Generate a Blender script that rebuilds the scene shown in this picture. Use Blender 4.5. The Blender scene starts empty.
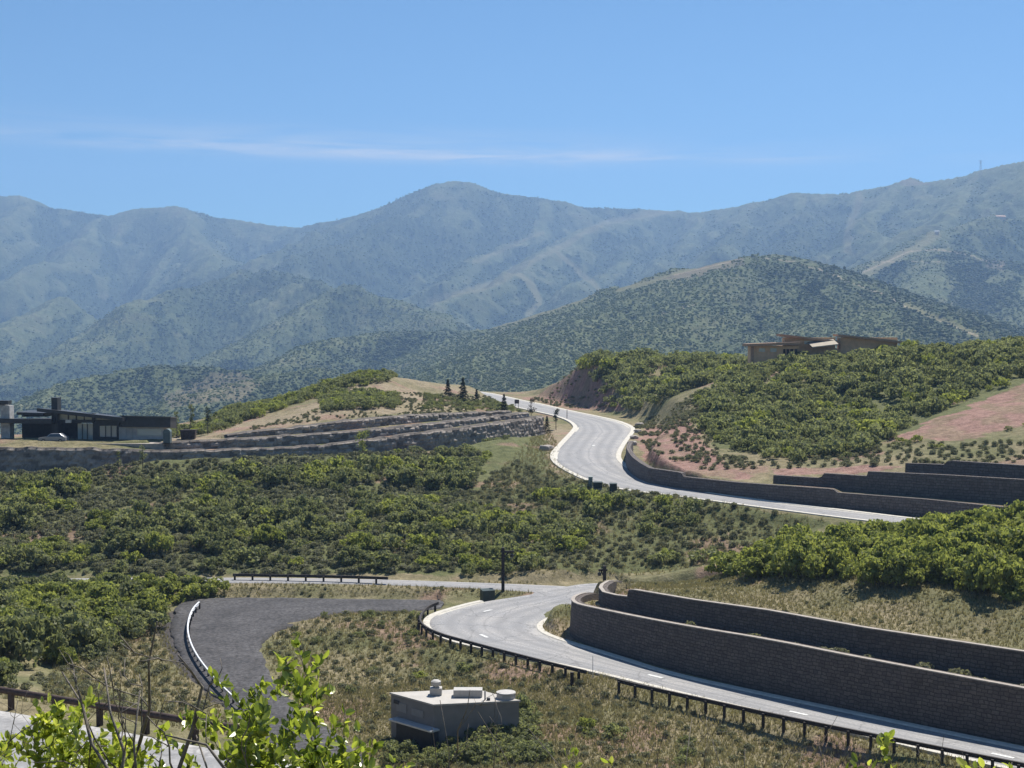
import bpy, bmesh, math, random
import numpy as np
from mathutils import Vector, Matrix, Euler

random.seed(7)
RNG = np.random.default_rng(11)
R = math.radians
SC = bpy.context.scene
COL = SC.collection

# ------------------------------------------------------------------ camera numbers
F = 1420.0          # focal length in pixels
YH = 335.0          # eye level row
PITCH = math.atan((YH - 384.0) / F)      # negative: looks slightly down
CP, SP = math.cos(PITCH), math.sin(PITCH)

def at(px, py, Y):
    """world point at depth Y on the sight line of photo pixel (px, py); eye at the origin"""
    u = (px - 512.0) / F
    v = (384.0 - py) / F
    dx, dy, dz = u, CP - v * SP, SP + v * CP
    s = Y / dy
    return np.array([dx * s, Y, dz * s])

def atz(px, py, zf, Y0=150.0):
    """point where the sight line meets the surface z = zf(Y)"""
    lo, hi = 5.0, 900.0
    f = lambda Y: at(px, py, Y)[2] - (zf(Y) if callable(zf) else zf)
    # sight line falls below the surface going outwards
    Y = Y0
    for _ in range(60):
        mid = 0.5 * (lo + hi)
        if f(mid) > 0: lo = mid
        else: hi = mid
    return at(px, py, 0.5 * (lo + hi))

def project(x, y, z):
    y = np.maximum(y, 0.01)
    cy = y * CP + z * SP
    cz = -y * SP + z * CP
    cy = np.maximum(cy, 0.01)
    return 512.0 + F * x / cy, 384.0 - F * cz / cy

# ------------------------------------------------------------------ noise
def _h(ix, iy, s):
    n = (ix.astype(np.int64) * 374761393 + iy.astype(np.int64) * 668265263 + s * 974634777) & 0xFFFFFFFF
    n = ((n ^ (n >> 13)) * 1274126177) & 0xFFFFFFFF
    n = n ^ (n >> 16)
    return (n & 0xFFFF).astype(np.float64) / 65535.0

def noise(x, y, s=0):
    xi, yi = np.floor(x), np.floor(y)
    fx, fy = x - xi, y - yi
    fx = fx * fx * fx * (fx * (fx * 6 - 15) + 10); fy = fy * fy * fy * (fy * (fy * 6 - 15) + 10)
    xi = xi.astype(np.int64); yi = yi.astype(np.int64)
    a = _h(xi, yi, s); b = _h(xi + 1, yi, s); c = _h(xi, yi + 1, s); d = _h(xi + 1, yi + 1, s)
    return (a + (b - a) * fx) * (1 - fy) + (c + (d - c) * fx) * fy

def fbm(x, y, s=0, o=4, g=0.5):
    t = 0; a = 1; n = 0
    for k in range(o):
        t = t + a * noise(x * 2 ** k + 17.3 * k, y * 2 ** k - 9.1 * k, s + k); n += a; a *= g
    return t / n

def ridged(x, y, s=0, o=4):
    t = 0; a = 1; n = 0
    for k in range(o):
        t = t + a * (1 - np.abs(2 * noise(x * 2 ** k + 7.7 * k, y * 2 ** k + 3.1 * k, s + k) - 1)); n += a; a *= 0.5
    return t / n

def sstep(a, b, x):
    t = np.clip((x - a) / (b - a), 0, 1)
    return t * t * (3 - 2 * t)

def inpoly(px, py, poly):
    r = np.zeros(px.shape, bool)
    n = len(poly)
    for i in range(n):
        x1, y1 = poly[i]; x2, y2 = poly[(i + 1) % n]
        if y1 == y2: continue
        c = ((y1 > py) != (y2 > py)) & (px < (x2 - x1) * (py - y1) / (y2 - y1) + x1)
        r ^= c
    return r

def segdist(px, py, pts):
    """distance in the plane to a polyline"""
    d = np.full(px.shape, 1e9)
    for (x1, y1), (x2, y2) in zip(pts[:-1], pts[1:]):
        dx, dy = x2 - x1, y2 - y1
        t = np.clip(((px - x1) * dx + (py - y1) * dy) / (dx * dx + dy * dy + 1e-9), 0, 1)
        d = np.minimum(d, np.hypot(px - x1 - t * dx, py - y1 - t * dy))
    return d

def resample(P, n=None, step=None, smooth=2):
    P = np.array(P, float)
    for _ in range(smooth):                     # Chaikin
        Q = [P[0]]
        for a, b in zip(P[:-1], P[1:]):
            Q += [a * .75 + b * .25, a * .25 + b * .75]
        Q.append(P[-1]); P = np.array(Q)
    L = np.r_[0, np.cumsum(np.linalg.norm(np.diff(P, axis=0), axis=1))]
    if n is None: n = max(2, int(L[-1] / step) + 1)
    t = np.linspace(0, L[-1], n)
    return np.stack([np.interp(t, L, P[:, k]) for k in range(P.shape[1])], 1)

# ------------------------------------------------------------------ road levels
zA = lambda Y: -32.3 + 1.1 * float(sstep(160, 181, Y))
zD = lambda Y: float(np.interp(Y, [90, 118, 134, 168, 200], [-34.2, -33.8, -33.4, -32.2, -31.8]))
zC = lambda Y: float(np.interp(Y, [170, 190, 215, 245, 270, 315, 385, 450, 520], [-25.6, -25.0, -23.6, -22.3, -21.1, -20.0, -19.0, -18.3, -18.6]))
zN = lambda Y: float(np.interp(Y, [40, 52, 60, 70], [-15.9, -15.8, -15.7, -15.6]))
def edge(pix, zf): return np.array([atz(a, b, zf) for a, b in pix])

JUNC = resample(edge([(530, 596), (537, 591.8), (552, 588), (580, 586), (606, 588), (614, 592), (606, 597), (590, 603), (571, 612), (556, 612), (545, 604), (530, 596)], zA), n=60, smooth=2)
A_out = edge([(1075, 783), (1010, 768), (900, 743), (800, 720), (700, 697), (640, 682), (585, 669), (540, 660), (500, 651), (460, 643), (438, 634), (428, 625), (433, 616), (459, 608), (483, 602), (513, 597.6), (536, 594), (556, 589), (580, 584), (610, 583)], zA)
A_in = edge([(1080, 762), (1024, 751), (865, 717.5), (768, 697), (667, 675), (618, 659), (577, 646.5), (565, 643), (543, 635.5), (535, 629), (537, 623), (551, 616), (572, 610), (588, 604), (602, 599.5), (625, 595), (660, 591)], zA)
B_out = edge([(-120, 578), (0, 579), (120, 578), (235, 577.5), (300, 578), (388, 579.5), (460, 582), (530, 584.5), (600, 588), (680, 590), (760, 592)], zA)
B_in = edge([(-120, 583), (0, 584), (120, 583), (235, 582.5), (300, 583), (388, 584.5), (482, 588.5), (535, 592.5), (600, 598), (680, 602), (760, 604)], zA)
C_out = edge([(1120, 546), (1024, 536), (925, 527), (850, 518.5), (768, 508), (682, 496.5), (617, 489), (587, 479.5), (561, 466), (554.5, 457.5), (558, 450), (577, 430), (578, 426), (571, 420.5), (556, 415.5), (542, 412.5), (518.5, 407.5), (500, 403), (482, 397.5), (467, 394.7), (440, 393.5), (410, 394)], zC)
C_in = edge([(1120, 540), (1024, 530.5), (925, 521), (850, 512), (768, 502.5), (672, 487.5), (637, 475), (617, 462.5), (614.5, 455), (622, 442), (632, 430), (627, 425.5), (612, 420), (567, 411), (544.5, 405.5), (522, 401), (509, 398), (487, 393), (466, 390.8), (440, 390.3), (410, 390.6)], zC)
D_out = edge([(447, 600.5), (400, 599.5), (300, 598.5), (230, 597.5), (190, 599), (176, 606), (170, 622), (173, 640), (181, 658), (196, 680), (220, 702), (255, 735), (300, 790)], zD)
D_in = edge([(441, 607), (418, 611), (365, 611), (324, 615), (295, 624), (274, 631), (260, 643), (261, 656), (268, 671), (280, 690), (305, 712), (340, 735), (395, 790)], zD)
N_out = edge([(-160, 690), (-60, 702), (0, 711), (100, 728), (200, 747), (300, 767)], zN)
N_in = edge([(-160, 745), (-60, 770), (0, 787), (100, 812), (200, 840), (300, 868)], zN)

# ------------------------------------------------------------------ walls: plan + top level + base level (from photo points)
def wall_line(rows, step=1.0, smooth=1):
    """rows: (px, py_top, Y, z_base) -> stations (x, y, z_top, z_base)"""
    out = []
    for px, pt, Y, zb in rows:
        p = at(px, pt, Y); out.append([p[0], p[1], p[2], zb])
    return resample(out, step=step, smooth=smooth)

W_low = wall_line([(596, 594, 166, -31.9), (585, 593, 160.5, -32.1), (575, 596, 156.5, -32.3), (571.5, 600, 153.5, -32.4), (576, 604, 150.5, -32.4), (590, 607.5, 147.5, -32.4), (640, 618, 140.5, -32.4), (700, 629, 134, -32.4), (768, 640, 128, -32.4), (865, 659.5, 120.5, -32.4), (1024, 689, 111.5, -32.4), (1110, 705, 107, -32.4)], 0.8)
W_up = wall_line([(618, 581, 170, -29.0), (609, 581.5, 164, -29.0), (603, 585, 159.5, -29.0), (601.5, 588, 156.8, -29.0), (605, 592.5, 153.5, -29.0), (617, 595.5, 150, -28.7), (629.5, 597, 147.6, -28.6), (630.5, 589.3, 147.3, -28.6), (693, 600, 140, -28.5), (768, 610.5, 133, -28.5), (865, 628, 125, -28.5), (1024, 652, 115.8, -28.5), (1110, 665, 111, -28.5)], 0.8, 0)
M_low = wall_line([(630, 441, 262, -21.8), (627, 447, 247, -22.2), (628.5, 451, 240, -22.5), (633, 457, 233, -22.9), (641, 463, 226.5, -23.3), (650, 468, 222.5, -23.6), (682, 472.5, 216.5, -24.0), (682.6, 476.5, 216.4, -24.0), (735, 482, 210, -24.4), (768, 484.5, 206.5, -24.8), (834, 489, 201, -25.0), (835, 492.3, 201, -25.0), (925, 499, 193, -25.3), (1024, 509, 184.5, -25.5), (1110, 517, 178, -25.7)], 0.8, 0)
M_mid = wall_line([(774, 475, 211, -22.6), (822, 478, 206, -22.6), (822.6, 473, 206, -22.6), (867, 476, 202, -22.6), (867.6, 471.3, 202, -22.6), (940, 474.5, 195.5, -22.8), (1024, 479.5, 189.5, -23.0), (1110, 485, 184, -23)], 0.8, 0)
M_top = wall_line([(906, 463, 203, -20.2), (947, 464.5, 199, -20.2), (947.6, 460.3, 199, -20.2), (1024, 465.3, 193.5, -20.2), (1110, 472, 189, -20.2)], 0.8, 0)
L_low = wall_line([(-60, 447.5, 233, -23.4), (20, 447.5, 235, -23.3), (100, 448.5, 237, -23.1), (170, 451, 239.5, -22.8), (250, 449, 244, -22), (330, 445, 250, -21.8), (390, 437, 257, -21.6), (445, 430, 266, -21.4), (500, 422.5, 278, -20.9), (545, 415.5, 295, -20.2)], 0.9)
L_mid = wall_line([(150, 444, 242.5, -20.6), (180, 441.5, 244, -20.5), (260, 437.2, 248.5, -20), (355, 431, 256, -19.5), (420, 425, 265, -19.2), (470, 419, 276, -19), (530, 412.5, 292, -18.6)], 0.9)
L_top = wall_line([(228, 435, 250.5, -18.8), (255, 431, 253, -18.5), (300, 426.5, 257, -18), (345, 420.5, 262, -17.6), (390, 416.5, 270, -17.2), (440, 413.5, 282, -17.0), (512, 411, 299, -17.0)], 0.9)
WALLS = [(W_up, 3.0, 5.5, 1.0), (W_low, 1.2, 2.2, 0.9), (M_top, 3, 4, .8), (M_mid, 2.0, 2.2, .8), (M_low, 1.6, 2.0, .8),
         (L_top, 2.2, 3, .9), (L_mid, 2.2, 2.0, .9), (L_low, 4, 2.2, .9)]

# ------------------------------------------------------------------ near terrain
CTRL = []
def c(px, py, Y): CTRL.append(at(px, py, Y))
def cx(x, y, z): CTRL.append(np.array([x, y, z]))
# own hillside
for x in (-30, -12, 0, 12, 30):
    cx(x, -12, 0.6); cx(x, 0, -1.7 - abs(x) * .02); cx(x, 7, -3.5); cx(x, 20, -8.6); cx(x, 32, -12.6)
for x in (-60, 60, -120, 120): cx(x, 0, -3); cx(x, -60, 6)
cx(0, -60, 8)
cx(-30, 45, -15.7); cx(-20, 50, -15.8); cx(-28, 60, -15.8); cx(-40, 52, -15.5); cx(-60, 60, -15.5)
cx(-10, 52, -17.5); cx(0, 50, -17.2); cx(15, 50, -17.4); cx(35, 50, -16.8)
cx(-30, 78, -22); cx(-15, 75, -23); cx(5, 75, -25.2); cx(25, 75, -25.3); cx(45, 75, -24.2)
cx(0, 95, -30.8); cx(15, 96, -31.6); cx(32, 96, -32.8); cx(45, 90, -32.2); cx(38, 82, -29.6); cx(60, 85, -31.0); cx(26, 104, -33.2); cx(42, 98, -33.2)
c(0, 690, 98); c(100, 690, 110); c(60, 660, 125); c(0, 640, 130); c(150, 680, 128); c(180, 700, 126)
c(120, 640, 146); c(180, 620, 158); c(60, 610, 155); c(0, 600, 165); c(-120, 600, 165); c(-120, 680, 110)
for x in (-120, 0, 120, 230, 300, 390, 470): cx(*(at(x, 581, 180.0)[:2]), -31.25)
for x in (-100, 0, 100, 200, 300, 400, 480): c(x, 592, 172.5)
c(350, 640, 151); c(400, 650, 147); c(340, 680, 136); c(300, 700, 129)
c(410, 690, 131.5); c(470, 680, 136); c(520, 690, 131)
cx(-16, 120, -33.5); cx(-8, 118, -33.7); cx(0, 118, -33.4); cx(-8, 108, -33.3); cx(-18, 110, -33.3); cx(-28, 112, -31.6)
c(560, 700, 128); c(600, 705, 125); c(700, 725, 118); c(800, 745, 115); c(650, 750, 111); c(900, 764, 110); c(560, 745, 112)
for x, y in ((700, 684), (600, 658), (850, 720), (480, 625)): CTRL.append(atz(x, y, zA))
# bank behind the upper wall and thicket
for p in ((640, 588, 152), (720, 584, 157), (800, 590, 141), (800, 618, 134), (900, 600, 131), (900, 632, 124.5), (1000, 615, 122), (1000, 648, 117.5), (1090, 625, 118), (1090, 655, 112),
          (850, 570, 146), (950, 575, 140), (1024, 592, 133), (780, 565, 158), (900, 551, 162), (1024, 541, 154), (1100, 540, 150), (820, 552, 170), (720, 570, 170), (660, 580, 170),
          (700, 552, 186), (640, 572, 182), (780, 538, 188), (860, 531, 184), (960, 531, 178), (1050, 536, 172)): c(*p)
# field under the dark house
for x in (-100, 0, 100, 200, 300): c(x, 545, 195); c(x, 505, 214); c(x, 474, 231)
c(380, 545, 196); c(380, 500, 220); c(380, 462, 245); c(450, 460, 252); c(450, 510, 218); c(450, 555, 191)
c(500, 445, 266); c(520, 480, 240); c(540, 520, 208); c(530, 565, 184); c(600, 520, 203); c(600, 560, 186); c(545, 435, 278)
c(560, 480, 233); c(620, 500, 210)
# terrace of the dark house
for x in (-100, 0, 60, 120, 170): c(x, 446.5, 239.5); c(x, 441, 258)
c(-100, 436, 290); c(0, 436, 290); c(100, 434, 290); c(180, 432, 285)
c(220, 434, 266); c(250, 427, 280); c(300, 411, 296); c(330, 398, 318); c(370, 378, 338); c(400, 377, 350); c(430, 383, 372); c(350, 405, 290); c(400, 404, 300); c(440, 405, 310)
c(440, 392, 400); c(480, 405, 330); c(420, 392, 340); c(300, 396, 340); c(240, 415, 310); c(195, 430, 300)
# upper road
for Y in (190, 215, 245, 270, 315, 385, 450): 
    k = np.argmin(np.abs(C_out[:, 1] - Y)); CTRL.append((C_out[k] + C_in[min(k, len(C_in) - 1)]) / 2)
# middle knoll
c(540, 402, 365); c(520, 388, 420); c(548, 377, 405); c(575, 364, 395); c(640, 362, 388); c(700, 367, 375); c(735, 374, 360); c(620, 408, 338); c(590, 405, 348); c(660, 395, 335); c(640, 425, 298); c(690, 400, 300)
# right hill
for p in ((660, 445, 250), (665, 420, 275), (690, 470, 225), (720, 462, 229), (780, 456, 232), (840, 458, 226), (900, 452, 220), (960, 445, 222), (1024, 447, 214), (1100, 450, 208), (720, 430, 262), (790, 425, 262), (850, 402, 275), (900, 425, 250),
          (960, 415, 245), (1024, 395, 258), (1100, 380, 262), (750, 395, 290), (800, 375, 300), (850, 367, 305), (900, 359, 306), (960, 354, 306), (1024, 351, 303), (1100, 347, 300), (755, 372, 322), (850, 366, 340), (930, 358, 350), (1024, 352, 350), (1100, 350, 350)): c(*p)
# beyond the crest everything drops into the valley
for x in (-250, -170, -90, -20, 40, 110, 180, 260): cx(x, 560, -45 - abs(x) * .03); cx(x, 700, -64)
for x in (-200, -130, -80): cx(x, 400, -32)
cx(120, 430, -20); cx(200, 430, -18); cx(0, 500, -27)
cx(-150, 250, -19); cx(-150, 180, -30); cx(160, 150, -22); cx(160, 250, -8); cx(200, 330, -6); cx(-250, 250, -22); cx(300, 200, -15); cx(-250, 100, -20); cx(250, 100, -18)
CT = np.array(CTRL)
def _tps(P, Z, lam):
    n = len(P); S = 100.0
    Q = P / S
    d = np.linalg.norm(Q[:, None] - Q[None], axis=2)
    K = np.where(d > 0, d * d * np.log(d + 1e-12), 0) + lam * np.eye(n)
    M = np.zeros((n + 3, n + 3)); M[:n, :n] = K; M[:n, n] = 1; M[:n, n + 1:] = Q; M[n, :n] = 1; M[n + 1:, :n] = Q.T
    return Q, np.linalg.solve(M, np.r_[Z, 0, 0, 0])
TQ, TW = _tps(CT[:, :2], CT[:, 2], 0.0006)

def base_near(x, y):
    shp = x.shape; x = x.ravel(); y = y.ravel(); out = np.empty(x.shape)
    for i in range(0, len(x), 20000):
        q = np.stack([x[i:i + 20000], y[i:i + 20000]], 1) / 100.0
        d2 = (q[:, None, 0] - TQ[None, :, 0]) ** 2 + (q[:, None, 1] - TQ[None, :, 1]) ** 2
        out[i:i + 20000] = (0.5 * d2 * np.log(d2 + 1e-20)) @ TW[:-3] + TW[-3] + q @ TW[-2:]
    return out.reshape(shp)

def nearest(x, y, P, cols):
    """nearest station on polyline P (x, y, ...): signed distance (left positive), interpolated columns, beyond-the-end flag"""
    best = np.full(x.shape, 1e18); sgn = np.zeros(x.shape); vals = [np.zeros(x.shape) for _ in cols]; end = np.zeros(x.shape, bool)
    n = len(P) - 1
    for i in range(n):
        ax, ay = P[i, 0], P[i, 1]; dx, dy = P[i + 1, 0] - ax, P[i + 1, 1] - ay
        l2 = dx * dx + dy * dy + 1e-12
        tr = ((x - ax) * dx + (y - ay) * dy) / l2
        t = np.clip(tr, 0, 1)
        ex, ey = x - ax - t * dx, y - ay - t * dy
        d2 = ex * ex + ey * ey
        m = d2 < best
        best = np.where(m, d2, best)
        sgn = np.where(m, np.sign(dx * ey - dy * ex), sgn)
        e = ((i == 0) & (tr < -.02)) | ((i == n - 1) & (tr > 1.02))
        end = np.where(m, e, end)
        for k, cidx in enumerate(cols):
            vals[k] = np.where(m, P[i, cidx] * (1 - t) + P[i + 1, cidx] * t, vals[k])
    return np.sqrt(best) * sgn, vals, end

def strip_center(L, Rr, n=70):
    a = resample(L, n=n, smooth=2); b = resample(Rr, n=n, smooth=2)
    cc = (a + b) / 2
    hw = np.linalg.norm(a[:, :2] - b[:, :2], axis=1) / 2
    return np.c_[cc, hw]
ROADS = {'A': strip_center(A_out, A_in, 80), 'B': strip_center(B_out, B_in, 30), 'C': strip_center(C_out, C_in, 80), 'D': strip_center(D_out, D_in, 60), 'N': strip_center(N_out, N_in, 20)}
ROAD_POLY = {k: np.r_[resample(a_, n=60)[:, :2], resample(b_, n=60)[::-1, :2]] for k, a_, b_ in (('A', A_out, A_in), ('B', B_out, B_in), ('C', C_out, C_in), ('D', D_out, D_in), ('N', N_out, N_in))}
# falloff of the roadside on the left / right of the direction of travel
FALL = {'A': (3.0, 1.3), 'B': (3.0, 3.0), 'C': (4.0, 1.4), 'D': (3.0, 3.0), 'N': (3.0, 2.0)}

def near_height(x, y, detail=True):
    z = base_near(x, y)
    if detail:
        r = np.hypot(x, y)
        z = z + (fbm(x / 14, y / 14, 3, 3) - .5) * 1.0 * sstep(20, 60, r) + (fbm(x / 2.2, y / 2.2, 9, 2) - .5) * .22
    def clip_box(P, pad):
        return (x > P[:, 0].min() - pad) & (x < P[:, 0].max() + pad) & (y > P[:, 1].min() - pad) & (y < P[:, 1].max() + pad)
    for wi_, (P, wf, wb, thick) in enumerate(WALLS):
        m = clip_box(P, 12)
        if not m.any(): continue
        xs, ys, zs = x[m], y[m], z[m]
        s, (zt, zb), e = nearest(xs, ys, P[::2] if len(P) > 60 else P, (2, 3))
        # every wall runs from left to right in the photo, so the hill side is on the left of its direction
        s = s - (1.25 if wi_ >= 5 else .45)
        w = np.where(s < 0, 1 - sstep(wf, wf + 2.5, -s), 1 - (sstep(wb, wb + 3.0, s) if wi_ in (1, 3, 6, 7) else sstep(wb * .3, wb + 7.0, s)))
        w = np.where(e, 0, w)
        tgt = np.where(s < 0, zb, zt - (.12 if P is not W_low else .75))
        z[m] = zs * (1 - w) + tgt * w
    for k, P in ROADS.items():
        m = clip_box(P, 14)
        if not m.any(): continue
        xs, ys, zs = x[m], y[m], z[m]
        s, (zr, hw), e = nearest(xs, ys, P, (2, 3))
        f = np.where(s > 0, FALL[k][0], FALL[k][1]) if k in ('B', 'D', 'N') else np.where(s < 0, FALL[k][1], FALL[k][0])
        if k == 'C': f = f + np.where(s < 0, 5.0, 0.0) * sstep(252, 290, ys)
        w = 1 - sstep(0, 1, (np.abs(s) - hw - (np.where(s > 0, 1.9, .5) if k == 'A' else .5)) / f)
        w = np.where(inpoly(xs, ys, ROAD_POLY[k]), 1, w)
        w = np.where(e, 0, w)
        z[m] = zs * (1 - w) + (zr - (.10 if k != 'D' else .16)) * w
    jm = inpoly(x, y, JUNC[:, :2])
    z = np.where(jm, np.minimum(z, np.interp(y, [150, 160, 181, 190], [-32.3, -32.3, -31.2, -31.2]) - .12), z)
    return z

# ------------------------------------------------------------------ far mountains: ridges and spurs
RIDGES = [  # slope, points (px, py, Y)
    (.52, [(-60, 186, 6600), (0, 192, 6500), (30, 198, 6450), (60, 208, 6400), (105, 216, 6400), (140, 209, 6300), (180, 207, 6300), (215, 218, 6300), (260, 224, 6250), (300, 226, 6200), (340, 219, 6100), (390, 205, 6000), (425, 188, 5900), (440, 183, 5880), (455, 181, 5850), (470, 182, 5850), (480, 188, 5850), (510, 193, 5900), (540, 198, 5900), (560, 201, 5900), (580, 207, 6000), (640, 209, 6000), (700, 212, 5700), (760, 203, 5400), (800, 194, 5200), (850, 193, 5000), (880, 186, 4900), (905, 179, 4850), (930, 183, 4700), (980, 171, 4500), (1024, 160, 4300), (1090, 140, 4100), (1200, 130, 3900)]),
    (.50, [(672, 211, 6000), (607, 221, 5500), (535, 259, 4700), (494, 283, 4300), (432, 300, 3900)]),
    (.55, [(542, 200, 5900), (542, 233, 5400), (473, 262, 4900), (440, 285, 4500)]),
    (.55, [(455, 182, 5850), (410, 215, 5450), (345, 245, 5000), (290, 262, 4700)]),
    (.55, [(390, 205, 6000), (330, 232, 5500), (270, 252, 5000)]),
    (.48, [(239, 272, 4200), (150, 300, 3700), (80, 345, 3200), (0, 380, 2900), (-80, 400, 2700)]),
    (.48, [(239, 272, 4200), (300, 282, 3900), (350, 300, 3600)]),
    (.45, [(345, 291, 3400), (246, 338, 3000), (191, 361, 2800)]),
    (.45, [(345, 291, 3400), (400, 302, 3300), (450, 326, 3000)]),
    (.42, [(484, 327, 2600), (440, 333, 2500), (398, 331, 2500), (330, 341, 2300), (260, 368, 2100)]),
    (.40, [(260, 372, 1900), (200, 366, 1900), (144, 366, 1900), (80, 378, 1800), (0, 415, 1600)]),
    (.40, [(320, 366, 1800), (255, 380, 1650), (200, 392, 1500)]),
    (.55, [(105, 216, 6400), (60, 255, 5500), (0, 285, 4900)]),
    (.55, [(180, 207, 6300), (205, 240, 5600), (215, 262, 5000)]),
    (.55, [(30, 198, 6450), (-20, 240, 5500)]),
    (.50, [(60, 300, 4300), (0, 330, 3700), (-60, 345, 3400)]),
    (.36, [(470, 332, 2500), (549, 310, 2400), (603, 293, 2300), (680, 272, 2200), (742, 257, 2100), (766, 256, 2100), (804, 263, 2050), (865, 286, 1900), (930, 316, 1700), (978, 335, 1600), (1060, 362, 1450)]),
    (.36, [(742, 257, 2100), (700, 300, 1800), (650, 338, 1550), (600, 370, 1350)]),
    (.36, [(766, 256, 2100), (795, 295, 1850), (815, 325, 1600), (830, 350, 1400)]),
    (.38, [(603, 293, 2300), (545, 330, 1950), (470, 368, 1600)]),
    (.36, [(680, 272, 2200), (600, 325, 1800), (530, 372, 1450)]),
    (.36, [(865, 286, 1900), (885, 315, 1650), (900, 345, 1450)]),
    (.45, [(1130, 190, 3800), (1060, 203, 3700), (993, 219, 3500), (938, 232, 3300), (890, 258, 3000), (862, 274, 2800)]),
    (.42, [(1090, 275, 2900), (1003, 265, 2900), (968, 255, 2900), (938, 250, 2950), (900, 262, 2900)]),
    (.45, [(1003, 265, 2900), (1015, 300, 2500), (1000, 335, 2100)]),
    (.45, [(938, 250, 2950), (935, 285, 2600), (950, 312, 2300)]),
    (.55, [(905, 179, 4850), (880, 210, 4450), (850, 238, 4050)]),
    (.55, [(760, 203, 5400), (735, 232, 4800), (715, 258, 4300)]),
    (.55, [(800, 194, 5200), (812, 222, 4700), (795, 248, 4200)]),
    (.55, [(640, 209, 6000), (640, 235, 5400), (610, 268, 4700), (570, 290, 4200)]),
    (.55, [(700, 212, 5700), (690, 240, 5100), (660, 268, 4500)]),
    (.55, [(980, 171, 4500), (960, 200, 4000), (930, 222, 3700)]),
]
RID3 = [(k * (1.28 if i_ and k > .385 else 1.0), np.array([at(*p) for p in pts])) for i_, (k, pts) in enumerate(RIDGES)]

def far_height(x, y):
    wx = x + (fbm(x / 260, y / 260, 21, 3) - .5) * 70 * sstep(1000, 2500, y)
    wy = y + (fbm(x / 260, y / 260, 31, 3) - .5) * 70 * sstep(1000, 2500, y)
    base = -62 - 75 * sstep(750, 1150, y) + 100 * sstep(2500, 4600, y)
    acc = np.zeros(x.shape); K = 7.0
    top = base.copy()
    hs = []; crest = None
    for k, P in RID3:
        best = np.full(x.shape, -1e9)
        for i in range(len(P) - 1):
            ax, ay, az = P[i]; dx, dy, dz = P[i + 1] - P[i]
            l2 = dx * dx + dy * dy
            t = np.clip(((wx - ax) * dx + (wy - ay) * dy) / l2, 0, 1)
            d = np.hypot(wx - ax - t * dx, wy - ay - t * dy)
            h = az + t * dz - k * (np.sqrt(d * d + 26.0 ** 2) - 26.0)
            np.maximum(best, h, out=best)
        hs.append(best); np.maximum(top, best, out=top)
        if crest is None: crest = best.copy()
    for h in hs: acc += np.exp(np.maximum((h - top) / K, -40))
    acc += np.exp(np.maximum((base - top) / K, -40))
    z = top + K * np.log(acc) - K * .4
    up = sstep(-120, 20, z) * (.12 + .88 * sstep(15, 150, z - crest + np.maximum(0, 620 - z) * .45))
    z = z + up * ((ridged(x / 300, y / 460, 41, 4) - .62) * 72 * sstep(1800, 4000, y) + (ridged(x / 95, y / 150, 47, 4) - .6) * (9 + 9 * sstep(2600, 4500, y)))
    return z

# ------------------------------------------------------------------ helpers for objects
def mesh_np(name, V, faces, mats=(), mi=None, smooth=False, attrs=None, uv=None):
    """faces: int array (n,3) or (n,4), or list of such arrays"""
    if not isinstance(faces, (list, tuple)): faces = [faces]
    me = bpy.data.meshes.new(name)
    V = np.asarray(V, np.float32)
    me.vertices.add(len(V)); me.vertices.foreach_set('co', V.ravel())
    loops = np.concatenate([np.asarray(f, np.int32).ravel() for f in faces])
    tot = np.concatenate([np.full(len(f), np.asarray(f).shape[1], np.int32) for f in faces])
    st = np.r_[0, np.cumsum(tot)[:-1]].astype(np.int32)
    me.loops.add(len(loops)); me.loops.foreach_set('vertex_index', loops)
    me.polygons.add(len(tot)); me.polygons.foreach_set('loop_start', st)
    for m in mats: me.materials.append(m)
    if mi is not None: me.polygons.foreach_set('material_index', np.asarray(mi, np.int32))
    me.polygons.foreach_set('use_smooth', np.full(len(tot), bool(smooth)))
    for k, a in (attrs or {}).items():
        at_ = me.attributes.new(k, 'FLOAT', 'POINT'); at_.data.foreach_set('value', np.asarray(a, np.float32))
    if uv is not None:
        ul = me.uv_layers.new(name='UVMap'); ul.data.foreach_set('uv', np.asarray(uv, np.float32)[loops].ravel())
    me.update(); me.validate()
    return me

def link(name, me, parent=None):
    o = bpy.data.objects.new(name, me); COL.objects.link(o)
    if parent is not None: o.parent = parent
    return o
def tag(o, label=None, cat=None, group=None, kind=None):
    if label: o['label'] = label
    if cat: o['category'] = cat
    if group: o['group'] = group
    if kind: o['kind'] = kind
    return o
def empty(name, loc, rz=0, label=None, cat=None, group=None):
    o = bpy.data.objects.new(name, None); COL.objects.link(o); o.location = Vector(loc); o.rotation_euler.z = rz
    o.empty_display_size = .2
    return tag(o, label, cat, group)

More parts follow.
